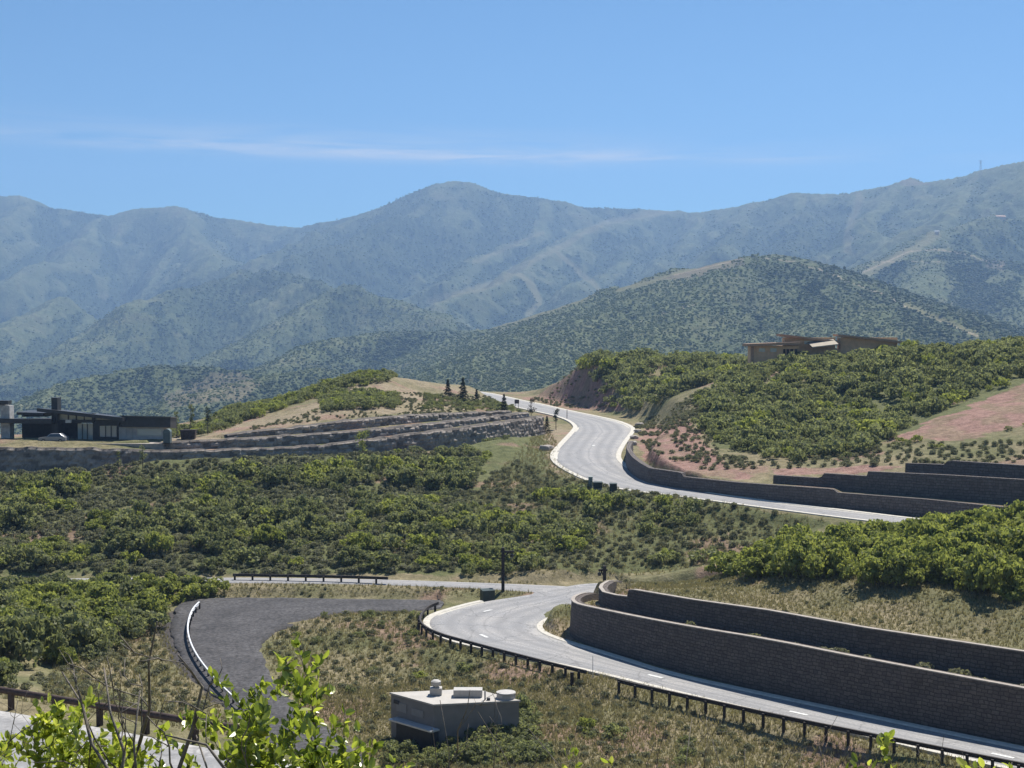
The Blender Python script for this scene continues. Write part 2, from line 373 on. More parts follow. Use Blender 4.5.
class MB:
    """collects shapes into one mesh"""
    def __init__(s): s.bm = bmesh.new()
    def box(s, x0, x1, y0, y1, z0, z1, bevel=0.0):
        vs = [s.bm.verts.new((x, y, z)) for z in (z0, z1) for x, y in ((x0, y0), (x1, y0), (x1, y1), (x0, y1))]
        fs = [(0, 3, 2, 1), (4, 5, 6, 7), (0, 1, 5, 4), (1, 2, 6, 5), (2, 3, 7, 6), (3, 0, 4, 7)]
        ff = [s.bm.faces.new([vs[i] for i in f]) for f in fs]
        if bevel:
            es = list({e for f in ff for e in f.edges})
            bmesh.ops.bevel(s.bm, geom=es, offset=bevel, segments=2, affect='EDGES', profile=.6)
        return s
    def hexa(s, bot, top):
        vs = [s.bm.verts.new(tuple(p)) for p in list(bot) + list(top)]
        n = len(bot)
        s.bm.faces.new(vs[:n][::-1]); s.bm.faces.new(vs[n:])
        for i in range(n): s.bm.faces.new([vs[i], vs[(i + 1) % n], vs[n + (i + 1) % n], vs[n + i]])
        return s
    def tube(s, pts, rad, n=8, cap=True):
        pts = [Vector(p) for p in pts]
        if not hasattr(rad, '__len__'): rad = [rad] * len(pts)
        rings = []
        for i, p in enumerate(pts):
            d = (pts[min(i + 1, len(pts) - 1)] - pts[max(i - 1, 0)]).normalized()
            a = d.orthogonal().normalized() if abs(d.z) > .95 else d.cross(Vector((0, 0, 1))).normalized()
            b = d.cross(a)
            rings.append([s.bm.verts.new(p + (a * math.cos(2 * math.pi * k / n) + b * math.sin(2 * math.pi * k / n)) * rad[i]) for k in range(n)])
        for r0, r1 in zip(rings[:-1], rings[1:]):
            for k in range(n): s.bm.faces.new([r0[k], r0[(k + 1) % n], r1[(k + 1) % n], r1[k]])
        if cap: s.bm.faces.new(rings[0][::-1]); s.bm.faces.new(rings[-1])
        return s
    def lathe(s, prof, n=20, cx=0, cy=0):
        rings = [[s.bm.verts.new((cx + r * math.cos(2 * math.pi * k / n), cy + r * math.sin(2 * math.pi * k / n), z)) for k in range(n)] for r, z in prof]
        for r0, r1 in zip(rings[:-1], rings[1:]):
            for k in range(n): s.bm.faces.new([r0[k], r0[(k + 1) % n], r1[(k + 1) % n], r1[k]])
        s.bm.faces.new(rings[0][::-1]); s.bm.faces.new(rings[-1])
        return s
    def mesh(s, name, mat, smooth=False):
        bmesh.ops.recalc_face_normals(s.bm, faces=s.bm.faces)
        me = bpy.data.meshes.new(name); s.bm.to_mesh(me); s.bm.free()
        if mat: me.materials.append(mat)
        if smooth:
            me.polygons.foreach_set('use_smooth', np.ones(len(me.polygons), bool))
        return me
    def build(s, name, mat, parent=None, smooth=False):
        return link(name, s.mesh(name, mat, smooth), parent)

# ------------------------------------------------------------------ materials
def nt(name):
    m = bpy.data.materials.new(name); m.use_nodes = True
    t = m.node_tree; t.nodes.clear()
    return m, t
def N(t, typ, **kw):
    n = t.nodes.new(typ)
    for k, v in kw.items():
        if k in n.inputs: n.inputs[k].default_value = v
        else: setattr(n, k, v)
    return n
def L(t, a, b): t.links.new(a, b)
def texco(t, scale=1.0, kind='Object'):
    tc = N(t, 'ShaderNodeTexCoord')
    mp = N(t, 'ShaderNodeMapping')
    mp.inputs['Scale'].default_value = (scale,) * 3 if not hasattr(scale, '__len__') else scale
    L(t, tc.outputs[kind], mp.inputs['Vector'])
    return mp.outputs[0]
def noise_n(t, vec, scale, detail=4, rough=.55):
    n = N(t, 'ShaderNodeTexNoise'); n.inputs['Scale'].default_value = scale; n.inputs['Detail'].default_value = detail; n.inputs['Roughness'].default_value = rough
    L(t, vec, n.inputs['Vector']); return n.outputs['Fac']
def ramp(t, fac, stops):
    r = N(t, 'ShaderNodeValToRGB')
    e = r.color_ramp.elements
    while len(e) < len(stops): e.new(.5)
    for i, (p, col) in enumerate(stops): e[i].position = p; e[i].color = (*col, 1) if len(col) == 3 else col
    L(t, fac, r.inputs[0]); return r.outputs[0]
def mix(t, fac, a, b, blend='MIX'):
    m = N(t, 'ShaderNodeMix', data_type='RGBA', blend_type=blend)
    for sock, v in ((m.inputs[0], fac), (m.inputs[6], a), (m.inputs[7], b)):
        if isinstance(v, bpy.types.NodeSocket): L(t, v, sock)
        elif hasattr(v, '__len__'): sock.default_value = (*v, 1)
        else: sock.default_value = v
    return m.outputs[2]
def math_n(t, op, a, b=None, c_=None):
    m = N(t, 'ShaderNodeMath', operation=op)
    for i, v in enumerate((a, b, c_)):
        if v is None: continue
        if isinstance(v, bpy.types.NodeSocket): L(t, v, m.inputs[i])
        else: m.inputs[i].default_value = v
    return m.outputs[0]
def attr(t, name):
    a = N(t, 'ShaderNodeAttribute'); a.attribute_name = name; return a.outputs['Fac']
def finish(t, col, rough=.8, bump=None, bs=.3, bd=.05, metal=0.0, spec=.3):
    p = N(t, 'ShaderNodeBsdfPrincipled'); o = N(t, 'ShaderNodeOutputMaterial')
    p.inputs['Roughness'].default_value = rough; p.inputs['Metallic'].default_value = metal
    p.inputs['Specular IOR Level'].default_value = spec
    if isinstance(col, bpy.types.NodeSocket): L(t, col, p.inputs['Base Color'])
    else: p.inputs['Base Color'].default_value = (*col, 1)
    if bump is not None:
        b = N(t, 'ShaderNodeBump'); b.inputs['Strength'].default_value = bs; b.inputs['Distance'].default_value = bd
        L(t, bump, b.inputs['Height']); L(t, b.outputs[0], p.inputs['Normal'])
    L(t, p.outputs[0], o.inputs[0]); return p

def mat_simple(name, col, rough=.7, var=.25, scale=3.0, bump=.15, metal=0.0, spec=.3, kind='Object'):
    m, t = nt(name)
    v = texco(t, 1, kind)
    n = noise_n(t, v, scale, 5)
    d = tuple(max(0, q * (1 - var)) for q in col); l = tuple(min(1, q * (1 + var)) for q in col)
    cc = ramp(t, n, [(.3, d), (.7, l)])
    finish(t, cc, rough, n if bump else None, bump, .03, metal, spec)
    return m

def mat_leaf(name, dark, mid, light, transl=.35, rough=.5, gloss=.015):
    m, t = nt(name)
    oi = N(t, 'ShaderNodeObjectInfo')
    f = math_n(t, 'ADD', math_n(t, 'MULTIPLY', attr(t, 'tint'), .75), math_n(t, 'MULTIPLY', oi.outputs['Random'], .25))
    cc = ramp(t, f, [(.0, dark), (.5, mid), (1.0, light)])
    df = N(t, 'ShaderNodeBsdfDiffuse'); tr = N(t, 'ShaderNodeBsdfTranslucent'); gl = N(t, 'ShaderNodeBsdfGlossy')
    gl.inputs['Roughness'].default_value = rough
    gl.inputs['Color'].default_value = (.6, .6, .55, 1)
    L(t, cc, df.inputs[0])
    tc = mix(t, 1.0, cc, (1.1, 1.1, .72), 'MULTIPLY'); L(t, tc, tr.inputs[0])
    m1 = N(t, 'ShaderNodeMixShader'); m1.inputs[0].default_value = transl
    L(t, df.outputs[0], m1.inputs[1]); L(t, tr.outputs[0], m1.inputs[2])
    m2 = N(t, 'ShaderNodeMixShader'); m2.inputs[0].default_value = gloss
    L(t, m1.outputs[0], m2.inputs[1]); L(t, gl.outputs[0], m2.inputs[2])
    o = N(t, 'ShaderNodeOutputMaterial'); L(t, m2.outputs[0], o.inputs[0])
    return m

M = {}
M['oak'] = mat_leaf('oak_leaves', (.095, .110, .060), (.19, .208, .110), (.32, .335, .175), .54)
M['bright'] = mat_leaf('bright_oak_leaves', (.11, .13, .045), (.25, .28, .085), (.40, .42, .13), .52)
M['sage'] = mat_leaf('sage_leaves', (.11, .115, .075), (.205, .205, .135), (.32, .315, .21), .4)
M['needles'] = mat_leaf('needles', (.012, .022, .012), (.025, .04, .02), (.05, .07, .03), .15)
M['grass'] = mat_leaf('grass_blades', (.16, .145, .08), (.30, .265, .155), (.43, .375, .24), .3)
M['young'] = mat_leaf('fresh_leaves', (.06, .10, .02), (.33, .40, .06), (.60, .62, .14), .6, .3, .07)
M['woods'] = mat_leaf('far_leaves', (.095, .122, .066), (.150, .182, .092), (.25, .275, .138), .6)
M['twig'] = mat_simple('grey_bark', (.16, .14, .12), .9, .35, 30, .3)
M['bark'] = mat_simple('dark_bark', (.07, .055, .045), .9, .3, 12, .3)
M['timber'] = mat_simple('weathered_dark_timber', (.035, .028, .025), .75, .4, 9, .3)
M['rust'] = mat_simple('rusty_brown_rail', (.06, .038, .03), .6, .45, 6, .25, 0.0, .35)
M['steel'] = mat_simple('galvanised_steel', (.74, .75, .76), .4, .06, 4, .03, .25, .5)
M['concrete'] = mat_simple('kerb_concrete', (.50, .47, .41), .85, .16, 2.2, .1)
M['paint'] = mat_simple('road_paint', (.58, .58, .56), .7, .12, 4, 0)

def mat_asphalt(name, a, b, track, speck=.25, gs=9):
    m, t = nt(name)
    v = texco(t)
    n1 = noise_n(t, v, .22, 6, .6); n2 = noise_n(t, v, gs, 3, .7); n3 = noise_n(t, v, 60, 2)
    cc = ramp(t, n1, [(.3, a), (.72, b)])
    cc = mix(t, speck, cc, ramp(t, n2, [(.34, (.12,) * 3), (.66, (.88,) * 3)]), 'OVERLAY')
    # tyre tracks run along the strip (v across, u along)
    uv = N(t, 'ShaderNodeUVMap'); sp = N(t, 'ShaderNodeSeparateXYZ'); L(t, uv.outputs[0], sp.inputs[0])
    across = math_n(t, 'ADD', sp.outputs[1], math_n(t, 'MULTIPLY', math_n(t, 'SUBTRACT', noise_n(t, v, .08, 2), .5), .10))
    w = None
    for c0 in (.18, .36, .64, .82):
        g = math_n(t, 'MULTIPLY', math_n(t, 'SUBTRACT', across, c0), 14)
        g = math_n(t, 'POWER', 2.718, math_n(t, 'MULTIPLY', math_n(t, 'MULTIPLY', g, g), -1))
        w = g if w is None else math_n(t, 'ADD', w, g)
    # centre joint and cracks
    g = math_n(t, 'MULTIPLY', math_n(t, 'SUBTRACT', across, .5), 60)
    joint = math_n(t, 'POWER', 2.718, math_n(t, 'MULTIPLY', math_n(t, 'MULTIPLY', g, g), -1))
    cc = mix(t, math_n(t, 'MULTIPLY', w, track), cc, tuple(q * .72 for q in a))
    cc = mix(t, math_n(t, 'MULTIPLY', joint, .35), cc, tuple(q * .55 for q in a))
    vo = N(t, 'ShaderNodeTexVoronoi', feature='DISTANCE_TO_EDGE'); vo.inputs['Scale'].default_value = .16
    wv = N(t, 'ShaderNodeVectorMath', operation='ADD'); nn_ = N(t, 'ShaderNodeTexNoise'); nn_.inputs['Scale'].default_value = .6; nn_.inputs['Detail'].default_value = 5; L(t, v, nn_.inputs['Vector'])
    s3 = N(t, 'ShaderNodeVectorMath', operation='SCALE'); s3.inputs['Scale'].default_value = 2.2; L(t, nn_.outputs['Color'], s3.inputs[0]); L(t, v, wv.inputs[0]); L(t, s3.outputs[0], wv.inputs[1]); L(t, wv.outputs[0], vo.inputs['Vector'])
    crk = ramp(t, vo.outputs['Distance'], [(.006, (1,) * 3), (.016, (0,) * 3)])
    cc = mix(t, math_n(t, 'MULTIPLY', crk, .45), cc, tuple(q * .45 for q in a))
    finish(t, cc, .88, n3, .25, .01)
    return m
M['road'] = mat_asphalt('worn_pale_asphalt', (.26, .26, .265), (.35, .335, .32), .62, .32, 5)
M['drive'] = mat_asphalt('dark_asphalt', (.040, .038, .039), (.080, .076, .077), -.45, .75, 2.6)

def mat_block(name, c1, c2, mortar, bw, bh, off=.5):
    m, t = nt(name)
    uv = N(t, 'ShaderNodeUVMap')
    v = texco(t)
    wob = N(t, 'ShaderNodeVectorMath', operation='ADD')
    nz = N(t, 'ShaderNodeTexNoise'); nz.inputs['Scale'].default_value = 1.1; nz.inputs['Detail'].default_value = 4; L(t, v, nz.inputs['Vector'])
    sc_ = N(t, 'ShaderNodeVectorMath', operation='SCALE'); sc_.inputs['Scale'].default_value = .42; sb_ = N(t, 'ShaderNodeVectorMath', operation='SUBTRACT'); sb_.inputs[1].default_value = (.5, .5, .5); L(t, nz.outputs['Color'], sb_.inputs[0]); L(t, sb_.outputs[0], sc_.inputs[0])
    L(t, uv.outputs[0], wob.inputs[0]); L(t, sc_.outputs[0], wob.inputs[1])
    b = N(t, 'ShaderNodeTexBrick'); L(t, wob.outputs[0], b.inputs['Vector'])
    b.offset = off; b.squash = .7; b.squash_frequency = 3
    b.inputs['Scale'].default_value = 1; b.inputs['Brick Width'].default_value = bw; b.inputs['Row Height'].default_value = bh
    b.inputs['Mortar Size'].default_value = .035; b.inputs['Mortar Smooth'].default_value = .4; b.inputs['Bias'].default_value = 0
    b.inputs['Color1'].default_value = (*c1, 1); b.inputs['Color2'].default_value = (*c2, 1); b.inputs['Mortar'].default_value = (*mortar, 1)
    n = noise_n(t, v, 1.3, 6, .65)
    cc = mix(t, .8, b.outputs['Color'], ramp(t, n, [(.25, (.55, .52, .52)), (.75, (1.25, 1.2, 1.15))]), 'MULTIPLY')
    st = noise_n(t, v, .25, 3)
    cc = mix(t, math_n(t, 'MULTIPLY', st, .5), cc, tuple(q * .8 for q in c1))
    h = math_n(t, 'ADD', math_n(t, 'MULTIPLY', b.outputs['Fac'], -1.0), math_n(t, 'MULTIPLY', noise_n(t, v, 5, 5), .8))
    finish(t, cc, .9, h, 1.0, .14)
    return m
M['block'] = mat_block('brown_block_wall', (.125, .106, .096), (.185, .156, .138), (.085, .072, .064), .66, .32)
M['block2'] = mat_block('grey_block_wall', (.135, .118, .11), (.19, .166, .152), (.09, .078, .072), .7, .4)
M['boulder'] = mat_simple('boulder_rock', (.24, .20, .175), .9, .45, .8, .6)
M['cap'] = mat_simple('pale_cap_stone', (.34, .30, .26), .85, .2, 2, .2)

# ground
def mat_ground():
    m, t = nt('hill_ground')
    v = texco(t)
    n1 = noise_n(t, v, .07, 5, .6); n2 = noise_n(t, v, .8, 6, .68); n3 = noise_n(t, v, 4.5, 4, .7)
    cc = ramp(t, n2, [(.28, (.12, .105, .06)), (.5, (.21, .178, .105)), (.75, (.33, .275, .175))])
    gg = ramp(t, n2, [(.3, (.07, .080, .034)), (.7, (.155, .162, .070))])
    cc = mix(t, ramp(t, n1, [(.42, (0,) * 3), (.62, (.8,) * 3)]), cc, gg)
    cc = mix(t, attr(t, 'green'), cc, gg)
    sand = ramp(t, n2, [(.3, (.18, .145, .095)), (.7, (.33, .27, .185))])
    cc = mix(t, attr(t, 'sand'), cc, sand)
    red = ramp(t, n2, [(.3, (.17, .10, .08)), (.7, (.36, .225, .185))])
    cc = mix(t, attr(t, 'dirt'), cc, red)
    dk = ramp(t, n3, [(.3, (.045, .042, .042)), (.7, (.10, .09, .088))])
    cc = mix(t, attr(t, 'gravel'), cc, dk)
    cc = mix(t, .6, cc, ramp(t, n3, [(.3, (.28,) * 3), (.7, (.72,) * 3)]), 'OVERLAY')
    h = math_n(t, 'ADD', n2, math_n(t, 'MULTIPLY', n3, .35))
    finish(t, cc, .95, h, .9, .35, 0, .1)
    return m
M['ground'] = mat_ground()

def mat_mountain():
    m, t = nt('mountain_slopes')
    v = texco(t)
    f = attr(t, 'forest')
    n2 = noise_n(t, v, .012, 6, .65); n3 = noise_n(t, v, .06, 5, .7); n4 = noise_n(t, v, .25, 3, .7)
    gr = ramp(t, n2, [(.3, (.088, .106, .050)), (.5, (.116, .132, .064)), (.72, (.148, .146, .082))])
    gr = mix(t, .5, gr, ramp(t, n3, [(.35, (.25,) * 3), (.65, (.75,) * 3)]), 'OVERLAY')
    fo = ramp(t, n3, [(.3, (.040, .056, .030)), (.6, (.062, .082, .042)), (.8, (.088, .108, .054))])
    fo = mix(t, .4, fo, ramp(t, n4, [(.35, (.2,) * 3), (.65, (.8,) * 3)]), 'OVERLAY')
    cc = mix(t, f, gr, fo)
    cc = mix(t, attr(t, 'run'), cc, (.155, .150, .08))
    cc = mix(t, attr(t, 'track'), cc, (.42, .33, .25))
    cc = mix(t, attr(t, 'bare'), cc, ramp(t, n3, [(.3, (.13, .095, .075)), (.7, (.24, .18, .14))]))
    h = math_n(t, 'ADD', n3, math_n(t, 'MULTIPLY', n4, .4))
    finish(t, cc, .95, h, .7, 7.0, 0, .05)
    return m
M['mount'] = mat_mountain()

# ------------------------------------------------------------------ terrain meshes
def polar(rows, cols, hf):
    rr, tt = np.meshgrid(rows, cols, indexing='ij')
    x = rr * np.sin(tt); y = rr * np.cos(tt)
    return x, y, hf(x, y)
def grid_faces(nr, nc, wrap=False):
    i = np.arange(nr - 1)[:, None] * nc + np.arange(nc - 1)[None]
    f = np.stack([i, i + nc, i + nc + 1, i + 1], -1).reshape(-1, 4)[:, ::-1]
    if wrap:
        a = np.arange(nr - 1) * nc + nc - 1; b = np.arange(nr - 1) * nc
        f = np.r_[f, np.stack([a, b, b + nc, a + nc], 1)]
    return f
def geo(a, b, s):
    return np.exp(np.arange(math.log(a), math.log(b), s))

rows = np.r_[geo(1.2, 40, .03), geo(40, 100, .010), geo(100, 175, .0036), geo(175, 300, .0027), geo(300, 480, .0045), geo(480, 700, .02)]
dense = np.linspace(-R(23), R(23), 560)
cols = np.r_[np.linspace(-R(178), -R(24), 60), dense, np.linspace(R(24), R(178), 60)]
def ground_h(x, y):
    z = near_height(x, y)
    return z
GX, GY, GZ = polar(rows, cols, ground_h)

def ground_at(x, y):
    x = np.atleast_1d(np.asarray(x, float)); y = np.atleast_1d(np.asarray(y, float))
    r = np.hypot(x, y); th = np.arctan2(x, y)
    fi = np.interp(r, rows, np.arange(len(rows))); fj = np.interp(th, cols, np.arange(len(cols)))
    i = np.minimum(fi.astype(int), len(rows) - 2); j = np.minimum(fj.astype(int), len(cols) - 2)
    a, b = fi - i, fj - j
    return (GZ[i, j] * (1 - a) * (1 - b) + GZ[i + 1, j] * a * (1 - b) + GZ[i, j + 1] * (1 - a) * b + GZ[i + 1, j + 1] * a * b)
def gz(x, y): return float(ground_at(x, y)[0])

# surface masks, read from where the photo shows them
px, py = project(GX, GY, GZ)
jx = px + (fbm(GX / 5, GY / 5, 51, 3) - .5) * 16; jy = py + (fbm(GX / 5, GY / 5, 61, 3) - .5) * 9
def soft(poly, lo, hi, w=1.0):
    return inpoly(jx, jy, poly) * ((GY > lo) & (GY < hi)) * w
DIRT = [([(648, 426), (690, 418), (705, 440), (735, 470), (770, 482), (680, 474), (645, 458), (636, 440)], 215, 330),
        ([(885, 440), (1030, 380), (1100, 360), (1100, 425), (1024, 425), (960, 440)], 205, 300),
        ([(505, 392), (592, 360), (606, 385), (625, 412), (560, 408)], 330, 430),
        ([(770, 470), (870, 463), (905, 468), (870, 474), (780, 478)], 190, 240)]
SAND = [([(195, 438), (300, 405), (380, 375), (450, 375), (480, 390), (440, 402), (470, 410), (400, 415), (330, 420), (240, 434)], 245, 480),
        ([(150, 446), (200, 436), (240, 434), (200, 446)], 236, 300),
        ([(540, 425), (580, 432), (556, 448), (555, 470), (600, 482), (590, 490), (545, 470), (548, 445)], 225, 320),
        ([(565, 596), (605, 588), (640, 600), (720, 625), (600, 612)], 140, 170), ([(535, 625), (575, 612), (573, 640), (560, 642)], 140, 165)]
GREEN = [([(0, 470), (540, 425), (580, 480), (830, 520), (700, 572), (0, 576)], 182, 300), ([(490, 450), (548, 418), (556, 470), (520, 482)], 222, 310),
         ([(690, 400), (1100, 330), (1100, 375), (880, 445), (720, 450)], 230, 360)]
GRAVEL = [([(150, 625), (185, 600), (190, 640), (235, 705), (215, 705), (180, 675)], 115, 175)]
dirt = np.zeros(GX.shape); sand = dirt.copy(); green = dirt.copy(); gravel = dirt.copy()
for p, a, b in DIRT: dirt = np.maximum(dirt, soft(p, a, b))
for p, a, b in SAND: sand = np.maximum(sand, soft(p, a, b))
for p, a, b in GREEN: green = np.maximum(green, soft(p, a, b, .95))
for p, a, b in GRAVEL: gravel = np.maximum(gravel, soft(p, a, b))
sand *= .35 + .65 * sstep(.38, .62, fbm(GX / 7, GY / 7, 77, 4)); dirt *= .55 + .45 * sstep(.35, .6, fbm(GX / 4, GY / 4, 79, 4))
dirt = np.maximum(dirt, sstep(.62, .72, fbm(GX / 9, GY / 9, 71, 4)) * .6 * (GY > 90))
V = np.stack([GX, GY, GZ], -1).reshape(-1, 3)
me = mesh_np('ground', V, grid_faces(len(rows), len(cols)), [M['ground']], smooth=True,
             attrs=dict(dirt=dirt.ravel(), sand=sand.ravel(), green=green.ravel(), gravel=gravel.ravel()))
tag(link('ground', me), kind='structure')

# mountains
frows = np.r_[geo(640, 1150, .012), geo(1150, 2300, .0034), geo(2300, 6700, .0026), geo(6700, 7600, .02)]
fcols = np.r_[np.linspace(-R(42), -R(23.2), 70), np.linspace(-R(23), R(23), 1180), np.linspace(R(23.2), R(42), 70)]
def mh(x, y):
    r = np.hypot(x, y)
    z = np.empty(x.shape)
    for i in range(0, x.shape[0], 60): z[i:i + 60] = far_height(x[i:i + 60], y[i:i + 60])
    w = sstep(690, 1050, r)
    return np.where(r < 690, -67, -66) * (1 - w) + z * w
FX, FY, FZ = polar(frows, fcols, mh)
px, py = project(FX, FY, FZ)
wob = (fbm(FX / 90, FY / 90, 5, 3) - .5) * 8
qx, qy = px + wob, py + (fbm(FX / 90, FY / 90, 15, 3) - .5) * 5
sl = fbm(FX / 210, FY / 210, 81, 5)
forest = sstep(.44, .56, sl + .12 * (fbm(FX / 40, FY / 40, 87, 2) - .5))
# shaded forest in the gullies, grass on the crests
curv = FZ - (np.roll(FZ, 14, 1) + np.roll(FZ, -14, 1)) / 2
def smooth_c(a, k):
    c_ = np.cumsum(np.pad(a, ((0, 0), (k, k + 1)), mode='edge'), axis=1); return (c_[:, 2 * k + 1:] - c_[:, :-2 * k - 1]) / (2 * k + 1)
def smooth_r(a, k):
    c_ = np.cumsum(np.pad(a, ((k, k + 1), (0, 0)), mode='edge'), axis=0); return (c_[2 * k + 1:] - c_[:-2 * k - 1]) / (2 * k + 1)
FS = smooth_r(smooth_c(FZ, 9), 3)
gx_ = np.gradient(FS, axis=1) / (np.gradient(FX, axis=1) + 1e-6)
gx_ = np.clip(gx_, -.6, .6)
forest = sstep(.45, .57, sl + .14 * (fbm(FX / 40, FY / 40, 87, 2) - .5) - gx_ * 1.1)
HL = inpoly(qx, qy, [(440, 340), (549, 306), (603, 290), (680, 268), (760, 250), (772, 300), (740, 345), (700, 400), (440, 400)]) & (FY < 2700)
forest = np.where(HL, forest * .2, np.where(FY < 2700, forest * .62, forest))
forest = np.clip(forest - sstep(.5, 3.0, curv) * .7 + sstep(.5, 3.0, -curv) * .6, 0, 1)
FOR = [[(330, 195), (470, 185), (540, 230), (440, 290), (300, 300), (240, 275)], [(700, 215), (850, 196), (870, 240), (800, 290), (700, 255), (560, 300), (600, 250)], [(785, 275), (850, 292), (900, 330), (860, 350), (800, 345), (770, 320)],
       [(180, 280), (300, 290), (260, 330), (180, 350)], [(960, 290), (1040, 290), (1040, 340), (975, 335)]]
for p in FOR[:2] + FOR[3:]: forest = np.maximum(forest, .8 * inpoly(qx + (sl - .5) * 120, qy + (sl - .5) * 60, p) * np.clip(.45 + (sl - .42) * 4, 0, 1))
run = np.zeros(FX.shape); track = run.copy(); bare = run.copy()
for pts, w, a, b in (([(672, 211), (607, 222), (535, 260), (494, 284), (432, 301)], 3.5, 3600, 6200), ([(512, 270), (530, 285), (538, 300), (530, 315)], 3.5, 3200, 5200), ([(555, 250), (600, 290), (612, 305)], 2.5, 3200, 5600), ([(542, 233), (473, 263)], 2.0, 4000, 6000),
                     ([(860, 196), (850, 230), (848, 250)], 4, 3600, 5200), ([(938, 234), (890, 262), (862, 275)], 4, 2500, 3700), ([(905, 305), (950, 325), (975, 337)], 3, 1500, 2300), ([(590, 296), (540, 314), (490, 328)], 4, 1900, 2800), ([(735, 258), (700, 270), (620, 290)], 3.5, 1900, 2500)):
    run = np.maximum(run, (1 - sstep(w * .5, w * 1.3, segdist(qx, qy, pts))) * ((FY > a) & (FY < b)))
for pts, w, a, b in (([(674, 275), (742, 259)], .8, 1900, 2400), ([(760, 258), (795, 262), (865, 288), (930, 318), (978, 336)], 1.0, 1500, 2200), ([(862, 273), (909, 251.5), (938, 250), (968, 256), (1003, 266)], 1.2, 2600, 3600), ([(440, 362), (458, 354)], 1.6, 1400, 2400), ([(870, 262), (940, 262)], .7, 2500, 3300), ([(700, 303), (640, 322)], .6, 1500, 2200)):
    track = np.maximum(track, (1 - sstep(w * .35, w * .8, segdist(px, py, pts))) * ((FY > a) & (FY < b)) * .5)
for p, a, b in (([(165, 395), (215, 375), (240, 372), (265, 385), (240, 400), (170, 410)], 1300, 2100), ([(900, 180), (906, 176), (930, 184), (900, 187)], 4500, 5300), ([(985, 262), (1005, 262), (1005, 272), (985, 270)], 2600, 3100), ([(660, 280), (742, 258), (745, 265), (680, 280)], 2000, 2300)):
    bare = np.maximum(bare, inpoly(qx, qy, p) * ((FY > a) & (FY < b)) * .42)
forest = forest * (1 - run) * (1 - bare)
# the tree cover itself: crowns stand up off the slope
tr = np.maximum(noise(FX / 11, FY / 22, 91), noise(FX / 8 + 40, FY / 17, 92))
FZ = FZ + forest * (tr ** 2 * 9 - 2) * sstep(700, 1100, FY) + (1 - forest) * sstep(.60, .8, noise(FX / 9, FY / 18, 95)) * 3.0 * (1 - np.maximum(run, track))
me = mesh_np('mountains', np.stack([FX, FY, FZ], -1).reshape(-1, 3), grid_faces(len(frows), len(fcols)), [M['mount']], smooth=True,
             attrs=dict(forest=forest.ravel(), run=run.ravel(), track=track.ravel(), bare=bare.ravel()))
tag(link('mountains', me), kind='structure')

# crowns standing on the far slopes
rw = np.random.default_rng(41)
vis = ((FY > 1050) & (FY < 6600) & (np.abs(np.arctan2(FX, FY)) < R(23.5)) & (FZ > -134)).astype(float)
def pick_on(wgt, n):
    cum = np.cumsum((wgt * vis).ravel()); return np.searchsorted(cum, rw.random(n) * cum[-1])
p1 = pick_on(forest ** 2 * (.30 + .70 * (FY < 2900)), 105000); p2 = pick_on((1 - forest) ** 2 * (1 - run) * (1 - .8 * bare) * np.where(FY < 2700, .22, .6) * (FY < 3600) * (.25 + .75 * (FY < 2500)), 120000)
pick = np.r_[p1, p2]; nT = len(pick); tree = np.arange(nT) < len(p1)
tx_, ty_, tz_ = FX.ravel()[pick], FY.ravel()[pick], FZ.ravel()[pick]
dF = np.clip(ty_ / 2000, .8, 2.6)
rad_t = np.where(tree, 1.5 + 1.6 * rw.random(nT) ** 1.5, 1.0 + 1.3 * rw.random(nT)) * dF ** .5
hgt_t = rad_t * np.where(tree, .42 + .3 * rw.random(nT) + 1.1 * (rw.random(nT) < .025), .32 + .2 * rw.random(nT))
tint_t = np.where(tree, .5 * rw.random(nT), .66 + .34 * rw.random(nT))
tx_ = tx_ + rw.normal(size=nT) * 3 * dF; ty_ = ty_ + rw.normal(size=nT) * 7
tv = []
for a_, rr_, hh_ in ((0, 1, .38), (1, 1, .42), (2, 1, .36), (3, 1, .44), (4, 1, .40), (None, 0, 1.0)):
    if a_ is None: tv.append(np.stack([tx_ + rad_t * .25 * rw.normal(size=nT), ty_ + rad_t * .25 * rw.normal(size=nT), tz_ + hgt_t], 1))
    else:
        an = a_ * 1.2566 + rw.random(nT) * 1.0; q_ = rad_t * (.75 + .5 * rw.random(nT)); tv.append(np.stack([tx_ + q_ * np.cos(an), ty_ + q_ * np.sin(an), tz_ + hgt_t * hh_ * (.6 + .8 * rw.random(nT))], 1))
for a_ in range(5):
    tv.append(tv[a_] * [.55, .55, 1] + np.stack([tx_ * .45, ty_ * .45, np.zeros(nT)], 1)); tv[-1][:, 2] = tz_ - 1.5
tv = np.stack(tv, 1); b_ = (np.arange(nT) * 11)[:, None, None]
tri = np.array([(a_, (a_ + 1) % 5, 5) for a_ in range(5)])[None]; qd = np.array([(6 + a_, 6 + (a_ + 1) % 5, (a_ + 1) % 5, a_) for a_ in range(5)])[None]
me = mesh_np('far_woods', tv.reshape(-1, 3), [(tri + b_).reshape(-1, 3), (qd + b_).reshape(-1, 4)], [M['woods']], attrs=dict(tint=np.repeat(tint_t, 11)))
tag(link('far_woods', me), 'far woods and brush covering the mountain slopes', 'woods', kind='stuff')

